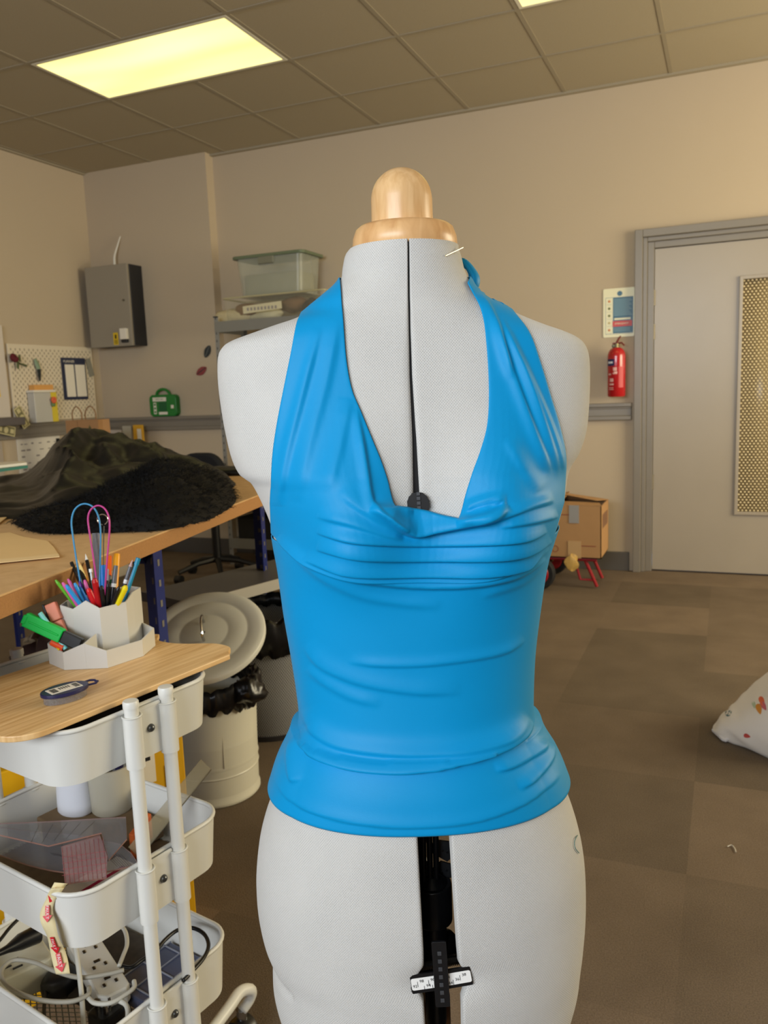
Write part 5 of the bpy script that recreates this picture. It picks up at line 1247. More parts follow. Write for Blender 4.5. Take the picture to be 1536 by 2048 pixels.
# =============================== BINS ======================================================================
M_cream = mat('bin_enamel', (208, 206, 192), .35, spec=.4); M_bag = mat('bin_liner', (16, 17, 22), .3, spec=.6)
b1 = at_z(414, 1590, 0); b1 = np.array([-1.425, 1.955, 0])
RB = .142; ZB = .352
t = thing('waste_bin', (b1[0], b1[1], 0), 'cream enamel waste bin with ridged base and black liner, left of the dress form', 'bin')
prof = [(RB*.93, 0), (RB*.955, .004), (RB*.955, .012), (RB*.93, .018), (RB*.93, .082), (RB*.955, .088), (RB*.93, .094), (RB*.935, .108), (RB*.96, .116), (RB*.94, .124), (RB*.99, ZB-.02), (RB*1.0, ZB-.006), (RB*1.03, ZB-.004), (RB*1.03, ZB), (RB*.98, ZB), (RB*.93, .03), (.01, .028)]
MB().lathe(prof, (b1[0], b1[1], 0), 64).build('bin_body', M_cream, t, smooth=True, angle=50)
MB().bb(b1[0]+RB*.94*math.cos(-.75)-.004, b1[0]+RB*.94*math.cos(-.75)+.004, b1[1]+RB*.94*math.sin(-.75)-.0004, b1[1]+RB*.94*math.sin(-.75)+.0004, .12, ZB-.03).build('side_seam', M_cream, t)
def liner(c, R, z, drop, spread, seed, amp=.25):
    G = []; K = 110
    for (f, zz) in ((.90, z-.04), (.97, z+.002), (1.04, z+.010), (1.09, z-.004), (1.11, z-drop*.5), (1.06, z-drop)):
        row = []
        for k in range(K):
            a = 2*math.pi*k/K; w = noise.fractal(Vector((math.cos(a)*6.5, math.sin(a)*6.5, seed+zz*12)), 1.0, 2.0, 4)
            rr = R*(f+amp*.28*w*(1 if f > 1 else 0)); row.append((c[0]+rr*math.cos(a), c[1]+rr*math.sin(a), zz+.018*w*(1 if f > 1 else 0)+.006*math.sin(a*23)))
        G.append(row)
    return G
MB().grid(liner(b1, RB, ZB, .062, .0, 2.0, .32), closed_u=True).build('liner', M_bag, t, smooth=True, angle=180, solid=.001)
lump('liner_tuft', (b1[0]+RB*1.14, b1[1]-.03, ZB-.01), (.045, .05, .045), M_bag, None, None, 4, .3, parent=t, fr=2)
# the lid leans on the rim
ld_c = at_d(409, 1268, 2.26); nrm = (CAM-ld_c)/np.linalg.norm(CAM-ld_c); az = np.array([nrm[0], nrm[1], 0]); az /= np.linalg.norm(az); side = np.array([-az[1], az[0], 0])
tl = math.radians(61); Zl = az*math.cos(tl)*1.0+EZ*math.sin(tl); Zl = Zl+side*(-.16); Zl /= np.linalg.norm(Zl); Xl = np.cross(EZ, Zl); Xl /= np.linalg.norm(Xl); Yl = np.cross(Zl, Xl)
RL = .168
t = thing('bin_lid', ld_c-Yl*.13, 'round cream bin lid with metal handle tilted on top of the waste bin', 'lid')
prof = [(RL*.98, -.018), (RL, -.018), (RL*1.005, -.004), (RL*.985, 0), (RL*.90, .002), (RL*.74, .0035), (RL*.72, .0022), (RL*.70, .0040), (RL*.42, .0058), (RL*.40, .0050), (RL*.38, .0062), (RL*.05, .0078), (.004, .0079), (.004, .0040), (RL*.37, .0030), (RL*.9, -.001), (RL*.97, -.004)]
MB().lathe(prof, ld_c, 72, axes=(Xl, Yl, Zl)).build('lid_disc', mat('lid_enamel', (212, 213, 206), .38, spec=.4), t, smooth=True, angle=50)
pts = [ld_c+Yl*.035-Xl*.008+Zl*.010, ld_c+Yl*.037-Xl*.008+Zl*.035, ld_c+Yl*.0+Zl*.048, ld_c-Yl*.033+Xl*.008+Zl*.035, ld_c-Yl*.033+Xl*.008+Zl*.01]
M_chr = mat('chrome', (190, 190, 190), .15, metal=1.0)
MB().tube(spline(pts, 20), .0038, 8).build('handle', M_chr, t, smooth=True)
# grey mesh bin behind
b2 = np.array([-1.52, 2.46, 0]); R2 = .205; Z2 = .43
t = thing('mesh_bin', (b2[0], b2[1], 0), 'tall grey wire mesh bin with black liner behind the cream bin', 'bin')
M_mesh = mat('wire_mesh', (112, 112, 116), .5, metal=.2); N, L, b = nodes_of(M_mesh)
uvn = N.new('ShaderNodeUVMap'); vals = []
for ang in (35, -35):
    mp = N.new('ShaderNodeMapping'); mp.inputs['Rotation'].default_value = (0, 0, math.radians(ang)); mp.inputs['Scale'].default_value = (900, 900, 1); L.new(uvn.outputs[0], mp.inputs[0])
    sp = N.new('ShaderNodeSeparateXYZ'); L.new(mp.outputs[0], sp.inputs[0]); sn = N.new('ShaderNodeMath'); sn.operation = 'SINE'; L.new(sp.outputs[0], sn.inputs[0]); vals.append(sn)
mu = N.new('ShaderNodeMath'); mu.operation = 'MAXIMUM'; L.new(vals[0].outputs[0], mu.inputs[0]); L.new(vals[1].outputs[0], mu.inputs[1])
rp = N.new('ShaderNodeMapRange'); rp.inputs[1].default_value = .3; rp.inputs[2].default_value = .8; L.new(mu.outputs[0], rp.inputs[0])
mx = N.new('ShaderNodeMix'); mx.data_type = 'RGBA'; mx.inputs[6].default_value = srgb(96, 98, 102); mx.inputs[7].default_value = srgb(178, 180, 184); L.new(rp.outputs[0], mx.inputs[0]); L.new(mx.outputs[2], b.inputs['Base Color'])
m_ = MB(); K = 72; prof = [(R2*.86, .0), (R2*.90, .02), (R2*.97, .2), (R2, Z2)]
G = [[(b2[0]+r*math.cos(2*math.pi*k/K), b2[1]+r*math.sin(2*math.pi*k/K), z) for k in range(K+1)] for r, z in prof]; m_.grid(G); m_.uv = [(2*math.pi*k/K*R2, z) for r, z in prof for k in range(K+1)]
m_.build('mesh_wall', M_mesh, t, smooth=True)
m_ = MB(); m_.lathe([(R2*.86, 0), (R2*.88, 0), (R2*.91, .02), (R2*.9, .022)], (b2[0], b2[1], 0), 64); m_.build('base_ring', mat('ring_dark', (60, 60, 66), .4), t, smooth=True)
MB().grid(liner(b2, R2, Z2, .12, .0, 5.0, .25), closed_u=True).build('liner', M_bag, t, smooth=True, angle=180, solid=.001)
# yellow carton behind the trolley
yc0, yc1 = at_z(372, 1612, 0), None
YD = 1.80
P1 = at_d(371, 1540, YD); P0 = at_d(60, 1560, YD-.22); X_ = (P1-P0)*np.array([1, 1, 0]); Ln = np.linalg.norm(X_); X_ /= Ln; Y_ = np.array([-X_[1], X_[0], 0]); Y_ = Y_ if Y_@HV > 0 else -Y_
W_ = .50; o_ = np.array([P1[0], P1[1], 0])-X_*W_/2+Y_*.09; HT = .50
t = thing('yellow_carton', o_, 'yellow printed carton standing on the floor behind the white trolley', 'carton')
M_ycart = mat('carton_yellow', (214, 164, 16), .5)
MB().box(o_+EZ*HT/2, (W_, .18, HT), axes=(X_, Y_, EZ)).build('carton_body', M_ycart, t, bevel=.003)
m_ = MB()
def onf(px, py): d = ray(px, py); q = o_-Y_*.0915; s_ = ((q-CAM)@Y_)/(d@Y_); return CAM+d*s_
q = onf(345, 1550); m_.box(q, (.030, .002, .056), axes=(X_, Y_, EZ), mi=0)
m_.box(q-Y_*.0012+EZ*.006-X_*.004, (.010, .001, .016), axes=(X_, Y_, EZ), mi=2)
for k in range(2): m_.box(q-Y_*.0012-EZ*(.010+.008*k), (.020, .001, .003), axes=(X_, Y_, EZ), mi=1)
m_.build('printed_label', [M_paper, M_ink, mat('print_olive', (150, 140, 30), .5)], t); m_ = MB()
q = onf(278, 1528); m_.box(q, (.07, .002, .10), axes=(X_, Y_, EZ), mi=0)
for k in range(8): m_.box(q-Y_*.0012+X_*(-.024+.007*k)+EZ*.030, (.0028+.002*(k % 2), .001, .026), axes=(X_, Y_, EZ), mi=1)
text_mb('54 CRAFTER', .012, q-Y_*.0015-EZ*.0, X_, EZ, mb=m_, mi=1) if False else m_.box(q-Y_*.0012+EZ*.005, (.05, .001, .008), axes=(X_, Y_, EZ), mi=1)
m_.build('barcode_label', [M_paper, M_ink, mat('print_olive', (150, 140, 30), .5)], t)
# =============================== WHITE TROLLEY =============================================================
M_tw = mat('trolley_white', (219, 219, 214), .32, spec=.4); M_twm = mat('trolley_mesh', (150, 146, 132), .4)
TO = np.array([-.994, .983, 0]); E1 = np.array([.2, .98, 0]); E1 /= np.linalg.norm(E1); E2 = np.array([-E1[1], E1[0], 0])
def TR(a, b_, z=0.0): return TO+E1*a+E2*b_+EZ*z
HA, HB = .150, .190
tr = thing('utility_trolley', TO, 'white three-tier metal utility trolley with round posts beside the dress form', 'trolley')
RIMS = [.730, .485, .255]; BOTS = [.648, .397, .157]
for lvl in range(3):
    zr, zb = RIMS[lvl], BOTS[lvl]
    top_ = rrect(2*HA, 2*HB, .052, 8); bot = rrect(2*HA-.014, 2*HB-.014, .046, 8); inn = rrect(2*HA-.006, 2*HB-.006, .049, 8); inb = rrect(2*HA-.018, 2*HB-.018, .044, 8)
    m_ = MB(); m_.grid([[TR(*p, zb) for p in bot], [TR(*p, zr) for p in top_], [TR(*p, zr) for p in inn], [TR(*p, zb+.003) for p in inb]], closed_u=True)
    lip = rrect(2*HA-.05, 2*HB-.05, .035, 8); m_.grid([[TR(*p, zb+.003) for p in inb], [TR(*p, zb+.003) for p in lip], [TR(*p, zb) for p in lip], [TR(*p, zb) for p in bot]], closed_u=True)
    tray = m_.build('tray', M_tw, tr, smooth=True, angle=50)
    m_ = MB(); m_.tube([TR(*p, zr) for p in rrect(2*HA-.002, 2*HB-.002, .051, 8)], .0038, 8, closed=True); m_.build('rolled_rim', M_tw, tray, smooth=True, angle=180)
    # diamond mesh base
    m_ = MB(); ha, hb = HA-.022, HB-.022
    for sg in (-1, 1):
        k = -.6
        while k < .6:
            # line b = sg*1.7*a + k clipped to the rectangle
            pts_ = []
            for a_ in (-ha, ha):
                b_ = sg*1.7*a_+k
                if -hb <= b_ <= hb: pts_.append((a_, b_))
            for b_ in (-hb, hb):
                a_ = (b_-k)/(sg*1.7)
                if -ha < a_ < ha: pts_.append((a_, b_))
            if len(pts_) == 2: m_.tube([TR(*pts_[0], zb+.0035), TR(*pts_[1], zb+.0035)], .0011, 4)
            k += .019
    m_.build('mesh_base', M_twm, tray)
    for sb_ in (-1, 1):
        bb_ = sb_*(HB+.010)
        m_ = MB()
        for a_ in (-.033, .033): m_.cyl(TR(a_, bb_, zb-.004), TR(a_, bb_, zr-.006), .0138, n=24, caps=True)
        m_.box(TR(0, sb_*(HB+.006), (zb+zr)/2), (.044, .006, zr-zb-.004), axes=(E1, E2, EZ))
        so = m_.build('post_sleeve', M_tw, tray, smooth=True, angle=50)
        m_ = MB()
        for a_ in (-.033, .033): m_.tube([TR(a_+.0142*math.cos(x), bb_+.0142*math.sin(x), zr-.006) for x in np.linspace(0, 2*math.pi, 17)[:-1]], .0014, 5, closed=True)
        m_.tube([TR(-.02, sb_*(HB+.008), zr-.002), TR(.02, sb_*(HB+.008), zr-.002)], .003, 6); m_.build('sleeve_lip', M_tw, tray, smooth=True)
        c0 = TR(0, sb_*(HB+.009), (zb+zr)/2+.004); MB().ball(c0, .0065, 14, 8, (1, 1, 1)).build('screw', mat('screw_steel', (92, 94, 96), .3, metal=.8), tray, smooth=True)
for sb_ in (-1, 1):
    for a_ in (-.033, .033):
        bb_ = sb_*(HB+.010); m_ = MB(); m_.cyl(TR(a_, bb_, .13), TR(a_, bb_, .737), .0105, n=24); m_.lathe([(.0118, .737), (.0118, .746), (.0105, .748), (.002, .7485)], TR(a_, bb_, 0), 24); m_.build('post', M_tw, tr, smooth=True, angle=50)
for sa in (-1, 1):
    for sb_ in (-1, 1):
        pts = [TR(sa*.033, sb_*(HB+.010), .14), TR(sa*.06, sb_*(HB+.006), .120), TR(sa*.13, sb_*(HB-.01), .118), TR(sa*(HA+.020), sb_*(HB-.02), .118), TR(sa*(HA+.046), sb_*(HB-.02), .105), TR(sa*(HA+.048), sb_*(HB-.025), .085), TR(sa*(HA+.03), sb_*(HB-.03), .070)]
        l_ = MB().tube(spline(pts, 30), .0105, 12).build('foot_tube', M_tw, tr, smooth=True, angle=180)
        c = TR(sa*(HA+.03), sb_*(HB-.03), .028); m_ = MB(); m_.lathe([(.004, -.016), (.026, -.016), (.028, -.01), (.028, .01), (.026, .016), (.004, .016)], c, 24, axes=(E2, EZ, E1)); m_.build('caster', M_black, l_, smooth=True)
        MB().cyl(c+EZ*.02, c+EZ*.045, .010, n=12).build('caster_stem', M_chr, l_, smooth=True)
# --- bamboo board on top
M_bam = mat('bamboo', (214, 168, 104), .42); N, L, b = nodes_of(M_bam)
tc = N.new('ShaderNodeTexCoord'); mp = N.new('ShaderNodeMapping'); mp.inputs['Rotation'].default_value = (0, 0, math.atan2(E1[0], E1[1])); mp.inputs['Scale'].default_value = (1, 1, 1); L.new(tc.outputs['Object'], mp.inputs[0])
sp = N.new('ShaderNodeMapping'); sp.inputs['Scale'].default_value = (130, 7, 20); L.new(mp.outputs[0], sp.inputs[0])
n1 = N.new('ShaderNodeTexNoise'); n1.inputs['Scale'].default_value = 1; n1.inputs['Detail'].default_value = 3; L.new(sp.outputs[0], n1.inputs['Vector'])
rp = N.new('ShaderNodeValToRGB'); rp.color_ramp.elements[0].position = .3; rp.color_ramp.elements[1].position = .7; rp.color_ramp.elements[0].color = srgb(208, 164, 106); rp.color_ramp.elements[1].color = srgb(240, 204, 150)
L.new(n1.outputs['Fac'], rp.inputs[0]); L.new(rp.outputs[0], b.inputs['Base Color'])
BP = []
def arc(cx, cy, r, a0, a1, n=8): return [(cx+r*math.cos(math.radians(a0+(a1-a0)*k/n)), cy+r*math.sin(math.radians(a0+(a1-a0)*k/n))) for k in range(n+1)]
# (a along the trolley's short side, b towards the left)
notch = spline([(.212, -.158), (.232, -.140), (.236, -.108), (.226, -.082), (.208, -.052), (.198, -.018), (.200, .012), (.216, .030), (.226, .040)], 30)
notch2 = [(-a, b_) for a, b_ in notch]
BP = arc(-.150, -.128, .050, 180, 270)
BP = [(-.205, -.112)]+[(-.155+.05*math.cos(math.radians(a))-.0, -.127+.05*math.sin(math.radians(a))) for a in range(190, 271, 10)]+[(.20, -.172)]+[(p[0], p[1]) for p in notch]+[(.216, .075), (.19, .092), (-.19, .092), (-.21, .07)]
bo = MB(); bo.prism([(a, b_) for a, b_ in BP], .736, .745, ox=E1, oy=E2, oz=EZ, o=TO)
tag(bo.build('bamboo_board', M_bam, loc=TR(0, -.04, .736), bevel=.0015), 'bamboo board with a curved end resting on the trolley top', 'board')
BZ = .7455
tag(MB().prism(rrect(2*HA-.03, 2*HB-.03, .035, 5), BOTS[0]+.006, BOTS[0]+.050, ox=E1, oy=E2, oz=EZ, o=TO).build('tray_shade_filler', mat('filler_charcoal', (52, 50, 50), .9, noise_amt=.3, noise_scale=30), loc=TR(0, 0, BOTS[0]+.006), bevel=.008), 'charcoal filler added to darken the top tray under the bamboo board', 'cloth')  # dark filler put in for the shade beneath the board
# --- pin box
pcn = (at_z(82, 1392, BZ+.012)+at_z(176, 1372, BZ+.012))/2; ax_ = at_z(176, 1366, BZ+.012)-at_z(82, 1394, BZ+.012); La = np.linalg.norm(ax_); ax_ /= La; ay_ = np.array([-ax_[1], ax_[0], 0]); ay_ = ay_ if ay_@HV > 0 else -ay_
t = thing('pin_box', (pcn[0], pcn[1], BZ), 'oval navy pin box with barcode sticker and hang loop lying on the bamboo board', 'pin box')
def ov(r1, r2, n=40): return [(r1*math.cos(2*math.pi*k/n), r2*math.sin(2*math.pi*k/n)) for k in range(n)]
o_ = np.array([pcn[0], pcn[1], 0])
MB().prism(ov(La*.44, .0215), BZ, BZ+.011, ox=ax_, oy=ay_, oz=EZ, o=o_).build('clear_base', mat('pin_plastic', (150, 142, 140), .15, alpha=.55, noise_amt=.4, noise_scale=500), t, smooth=True, angle=50)
M_navy = mat('navy_plastic', (34, 36, 78), .3)
MB().prism(ov(La*.49, .0255), BZ+.011, BZ+.0165, ox=ax_, oy=ay_, oz=EZ, o=o_).build('lid', M_navy, t, smooth=True, angle=50, bevel=.001)
m_ = MB(); hc = o_+ax_*La*.56; m_.tube([hc+ax_*x+ay_*y+EZ*(BZ+.0135) for x, y in [(-.013, -.008), (.004, -.010), (.010, -.004), (.0075, 0), (.010, .004), (.004, .010), (-.013, .008)]], .0017, 6, closed=True); m_.build('hang_loop', M_navy, t, smooth=True)
m_ = MB(); zz = BZ+.0166; cc_ = o_+ax_*-.001+ay_*-.001; m_.box(cc_+EZ*(zz+.0002), (.048, .024, .0005), axes=(ax_, ay_, EZ), mi=0)
for k in range(9): m_.box(cc_+EZ*(zz+.0006)+ay_*(-.008+.002*k)+ax_*-.016, (.009, .0008+.0005*(k % 2), .0002), axes=(ax_, ay_, EZ), mi=1)
for k in range(5): m_.box(cc_+EZ*(zz+.0006)+ay_*(.003)+ax_*(-.006+.0035*k), (.0016, .009, .0002), axes=(ax_, ay_, EZ), mi=1)
for k in range(8): m_.box(cc_+EZ*(zz+.0006)+ay_*(-.008+.0023*k)+ax_*.018, (.008, .0012, .0002), axes=(ax_, ay_, EZ), mi=1)
m_.build('barcode_sticker', [M_paper, M_ink], t)
# --- hexagonal desk organiser
M_org = mat('organiser_grey', (206, 204, 198), .45, spec=.35)
t = thing('desk_organiser', (-.99, 1.07, BZ), 'light grey faceted desk organiser full of pens on the bamboo board', 'organiser')
tb = [at_z(*q, BZ) for q in [(99, 1327), (129, 1340), (216, 1336), (287, 1312), (311, 1291)]]; tb += [np.array([-.985, 1.165, BZ]), np.array([-1.03, 1.145, BZ]), np.array([-1.055, 1.09, BZ]), np.array([-1.085, 1.06, BZ])]
def peaked(P, hs, pk, th, name, zb=BZ):
    """faceted wall: corner heights hs, mid-side peaks pk"""
    n = len(P); out = []; c = np.mean(P, axis=0); h = []
    for i in range(n):
        out.append(P[i]); h.append(hs[i]); out.append((P[i]+P[(i+1) % n])/2); h.append(pk[i] if pk[i] else (hs[i]+hs[(i+1) % n])/2)
    m = len(out); m_ = MB(); V = []
    for i, p_ in enumerate(out):
        d = c-p_; d[2] = 0; d /= np.linalg.norm(d); q = p_+d*th
        V += [np.array([p_[0], p_[1], zb]), np.array([p_[0], p_[1], zb+h[i]]), np.array([q[0], q[1], zb+h[i]]), np.array([q[0], q[1], zb+.002])]
    F = []
    for i in range(m):
        j = (i+1) % m
        for k in range(3): F.append((4*i+k, 4*j+k, 4*j+k+1, 4*i+k+1))
    V.append(np.array([c[0], c[1], zb+.002])); ci = len(V)-1; V.append(np.array([c[0], c[1], zb])); cj = len(V)-1
    for i in range(m): j = (i+1) % m; F.append((4*i+3, 4*j+3, ci)); F.append((4*j, 4*i, cj))
    return m_.add(V, F).build(name, M_org, t)
peaked(tb, [.036, .030, .030, .029, .033, .036, .05, .05, .036], [0, .044, 0, 0, 0, 0, 0, 0, 0], .0022, 'tray')
m_ = MB(); a0, b0 = (tb[1]+tb[2])/2, np.array([-.985, 1.045, BZ]); dv = b0-a0; dv /= np.linalg.norm(dv); nv_ = np.array([-dv[1], dv[0], 0]); m_.add([a0+nv_*.001, b0+nv_*.001, b0+nv_*.001+EZ*.050, a0+nv_*.001+EZ*.044, a0-nv_*.001, b0-nv_*.001, b0-nv_*.001+EZ*.050, a0-nv_*.001+EZ*.044], [(0, 1, 2, 3), (7, 6, 5, 4), (0, 4, 5, 1), (3, 2, 6, 7), (1, 5, 6, 2), (0, 3, 7, 4)]); m_.build('divider', M_org, t)
ZR = BZ+.096
def rimp(px, py, h): q = at_z(px, py, BZ+h); return np.array([q[0], q[1], BZ])
tw = [rimp(120, 1211, .098), rimp(145, 1219, .092), rimp(199, 1217, .092), rimp(252, 1204, .093), rimp(266, 1188, .100)]
cen = (tw[1]+tw[3])/2; tw += [tw[4]+np.array([-.020, .045, 0]), tw[4]+np.array([-.055, .050, 0]), tw[0]+np.array([.0, .065, 0]), tw[0]+np.array([-.014, .030, 0])]
peaked(tw, [.096, .090, .090, .091, .101, .098, .098, .098, .096], [0, .104, 0, 0, 0, 0, 0, 0, 0], .0022, 'tall_cup', BZ+.0025)
tcen = np.mean(tw, axis=0)
# --- pens and tools standing in the tall cup
def P_rim(px, py):
    q = at_z(px, py, ZR); d = tcen-q; d[2] = 0; l = np.linalg.norm(d); return q+d*(.007/l if l > .02 else 0)
def pen(tip, rim, r, segs, label, name='pen', cat='pen', group='pens in the organiser', cap=None, n=12, back=.0, flat=1.0, lower=.055):
    """segs = [(fraction of the way down from the tip, radius factor, colour)] ..."""
    R_ = P_rim(*rim); tR = (R_-CAM)@FWD; T_ = at_d(tip[0], tip[1], tR+back*.3)
    d = (R_-T_); Lr = np.linalg.norm(d); d /= Lr; c0 = np.array([tcen[0], tcen[1], 0]); B_ = R_+d*lower
    q = tcen-B_; q[2] = 0
    lq = np.linalg.norm(q)
    if lq > .020: B_ = B_+q*(1-.020/lq)
    B_[2] = max(B_[2], BZ+.006)
    t_ = thing(name, B_, label, cat, group); full = B_-T_; Lf = np.linalg.norm(full); full /= Lf
    for (f0, f1, r0, r1, ml, nm) in segs:
        a, b_ = T_+full*Lf*f0, T_+full*Lf*f1; MB().tube([a, b_], [r*r0, r*r1], n, flat=flat).build(nm, ml, t_, smooth=True, angle=50)
    return t_
def C(nm, rgb, rough=.35): return mat('ink_'+nm, rgb, rough)
K_ = C('black', (18, 18, 20)); LG = C('lime', (96, 172, 44)); PK = C('pink', (214, 96, 166)); LB = C('sky', (48, 152, 222)); BL = C('cobalt', (20, 116, 204)); RD = C('red', (206, 24, 30)); DR = C('deep_red', (176, 14, 24))
YL = C('yellow', (232, 212, 20)); OR = C('amber', (240, 164, 20)); OG = C('orange', (226, 96, 22)); GR = C('green', (14, 140, 70)); TE = C('teal', (34, 132, 168)); WD = C('pencil_wood', (226, 192, 140), .7); GY = C('grey', (96, 98, 104)); WH = C('white', (228, 228, 226)); PU = C('purple', (84, 48, 150)); PL = C('pencil_pink', (202, 168, 166)); CL = C('clear', (190, 196, 200), .1)
capt = lambda ml, body, f=.62: [(0, .06, .5, .9, ml, 'cap_end'), (.06, f, .9, 1.05, ml, 'cap'), (f, 1, .8, .8, body, 'barrel')]
pen((111, 1160), (122, 1209), .0032, capt(LG, LG), 'lime green capped pen, leftmost in the tall cup')
pen((136, 1158), (140, 1200), .0035, capt(PK, PK), 'pink capped pen behind the two front left pens', back=.02)
pen((125, 1165), (129, 1213), .0036, capt(PK, CL), 'pink capped ballpoint between the lime green and sky blue pens')
pen((132, 1170), (147, 1215), .0040, capt(LB, CL, .7), 'sky blue capped ballpoint leaning left at the cup front')
pen((149, 1166), (154, 1210), .0036, capt(LB, CL, .7), 'sky blue capped ballpoint standing upright beside the cobalt pen')
pen((158, 1174), (164, 1206), .0048, capt(BL, BL), 'cobalt blue capped pen left of the red markers')
pen((159, 1163), (161, 1200), .0034, capt(PU, PU), 'purple capped pen behind the cobalt blue pen', back=.015)
pen((169, 1160), (173, 1200), .0036, capt(PK, PK), 'pink capped pen behind the red markers', back=.015)
pen((176, 1177), (186, 1208), .0056, capt(RD, RD), 'short bright red capped marker at the cup front')
pen((189, 1157), (196, 1214), .0060, capt(DR, DR, .75), 'tall deep red marker at the centre front of the cup')
pen((143, 1125), (148, 1180), .0034, [(0, .33, 1, 1, K_, 'cap'), (.33, .42, .8, .8, WH, 'band'), (.42, 1, .8, .8, K_, 'barrel')], 'black fineliner with a white band behind the sky blue pens', back=.03)
pen((154, 1118), (162, 1175), .0052, [(0, .12, .15, .75, WD, 'tip'), (.12, .3, .75, 1, C('cream', (238, 216, 150)), 'cone'), (.3, 1, 1, 1, OR, 'barrel')], 'fat yellow pencil with pale sharpened end', name='pencil', cat='pencil', back=.03)
pen((171, 1108), (168, 1170), .0036, [(0, .1, .12, .9, WH, 'tip'), (.1, 1, 1, 1, K_, 'barrel')], 'black pencil with white sharpened tip pointing up', name='pencil', cat='pencil', back=.035)
pen((156, 1142), (176, 1190), .0075, [(0, .08, .7, 1, K_, 'cap_end'), (.08, 1, 1, .9, K_, 'barrel')], 'thick black marker leaning left behind the purple pen', back=.02)
pen((181, 1138), (184, 1190), .0032, [(0, .06, 1, 1, WH, 'button'), (.06, .2, .6, .6, CL, 'clip'), (.2, 1, 1, 1, K_, 'barrel')], 'slim black click pen with a pale button', back=.02)
pen((220, 1113), (226, 1170), .0040, [(0, .3, .8, 1.1, OG, 'handle'), (.3, 1, .8, .8, GY, 'blade_holder')], 'orange handled craft knife behind the loop tools', name='craft_knife', cat='knife', back=.04)
pen((234, 1108), (246, 1180), .0058, [(0, .04, .9, 1, OR, 'cap_end'), (.04, .52, 1, .95, OR, 'cap'), (.52, 1, 1.2, 1.2, K_, 'barrel')], 'tall amber highlighter with black barrel', name='highlighter', cat='highlighter', back=.02)
pen((232, 1131), (231, 1185), .0048, [(0, .3, .8, .95, GY, 'cap'), (.3, .36, 1, 1, WH, 'band'), (.36, 1, 1, 1, K_, 'barrel')], 'black pen with a grey cap in front of the amber highlighter')
pen((265, 1120), (250, 1190), .0036, [(0, .10, .15, .9, PL, 'tip'), (.10, .3, 1, 1, GY, 'band'), (.3, .36, 1.05, 1.05, WH, 'ring'), (.36, 1, 1, 1, K_, 'barrel')], 'black and grey pencil with pinkish tip leaning right', name='pencil', cat='pencil', back=.01)
pen((277, 1116), (263, 1190), .0034, [(0, .1, 1.3, 1.3, TE, 'button'), (.1, 1, 1, 1, TE, 'barrel')], 'slim teal pen, rightmost in the cup', back=.0)
pen((268, 1140), (258, 1190), .0026, [(0, 1, 1, 1, PL, 'barrel')], 'thin dusty pink pencil beside the teal pen', name='pencil', cat='pencil')
pen((252, 1172), (241, 1206), .0062, capt(YL, YL, .8), 'short bright yellow capped marker at the cup front right')
pen((238, 1174), (228, 1209), .0042, capt(K_, K_), 'glossy black pen just left of the yellow marker')
pen((203, 1172), (210, 1212), .0045, capt(K_, K_), 'black capped pen just right of the deep red marker')
pen((217, 1166), (216, 1210), .0042, capt(K_, K_), 'black capped pen below the green capped pen')
pen((223, 1159), (231, 1185), .0052, capt(GR, GR, .5), 'dark green capped pen half hidden among the black pens', back=.01)
pen((214, 1138), (215, 1190), .0035, [(0, .2, 1, 1, C('lilac', (150, 140, 165)), 'cap'), (.2, 1, 1, 1, K_, 'barrel')], 'slim lilac ended pen behind the blue handled loop turner', back=.02)
o = pen((205, 1130), (209, 1190), .0058, [(0, .75, .95, 1.05, BL, 'handle')], 'blue handled loop turner with a ring ended steel wire', name='loop_turner', cat='tool', group='sewing tools in the organiser')
rp_ = P_rim(209, 1190); dd_ = (rp_-CAM)@FWD
w_ = [at_d(x, y, dd_) for x, y in [(207, 1131), (207, 1090), (208, 1052)]]; MB().tube(w_, .0011, 6).build('wire', M_chr, o)
rc = at_d(205, 1039, dd_); rr_ = .0094; MB().tube([rc+RV*rr_*math.cos(a)+EZ*rr_*math.sin(a) for a in np.linspace(-1.2, 4.7, 26)], .0010, 6).build('ring', M_chr, o, smooth=True)
def looptool(pts, r, ml, label, back):
    D_ = (P_rim(180, 1200)-CAM)@FWD+back; P = [at_d(x, y, D_) for x, y in pts]; P[0] = P[0]*1; 
    o = MB().tube(spline(P, 60), r, 8).build('bodkin_loop', ml, loc=P[0], smooth=True, angle=180); return tag(o, label, 'threader', 'sewing tools in the organiser')
looptool([(168, 1225), (160, 1160), (153, 1120), (147, 1080), (143, 1045), (148, 1022), (160, 1010), (174, 1008), (188, 1016), (197, 1034), (201, 1060), (201, 1100), (200, 1150), (198, 1225)], .0016, C('blue_wire', (48, 136, 186)), 'tall blue plastic loop threader arching above the pens', .02)
looptool([(200, 1225), (193, 1160), (186, 1110), (179, 1065), (176, 1036), (182, 1019), (196, 1011), (210, 1018), (218, 1036), (219, 1062), (215, 1110), (211, 1165), (208, 1225)], .0016, C('magenta_wire', (182, 48, 132)), 'tall magenta plastic loop threader arching above the pens', .0)
D_ = (P_rim(195, 1200)-CAM)@FWD+.03
tag(MB().tube([at_d(191, 1066, D_), at_d(196, 1215, D_)], .0062, 4, flat=.12, up=HV).build('clear_ruler', mat('smoke_ruler', (66, 66, 70), .15, alpha=.7), loc=at_d(196, 1215, D_)), 'narrow smoky plastic ruler standing between the two loops', 'ruler')
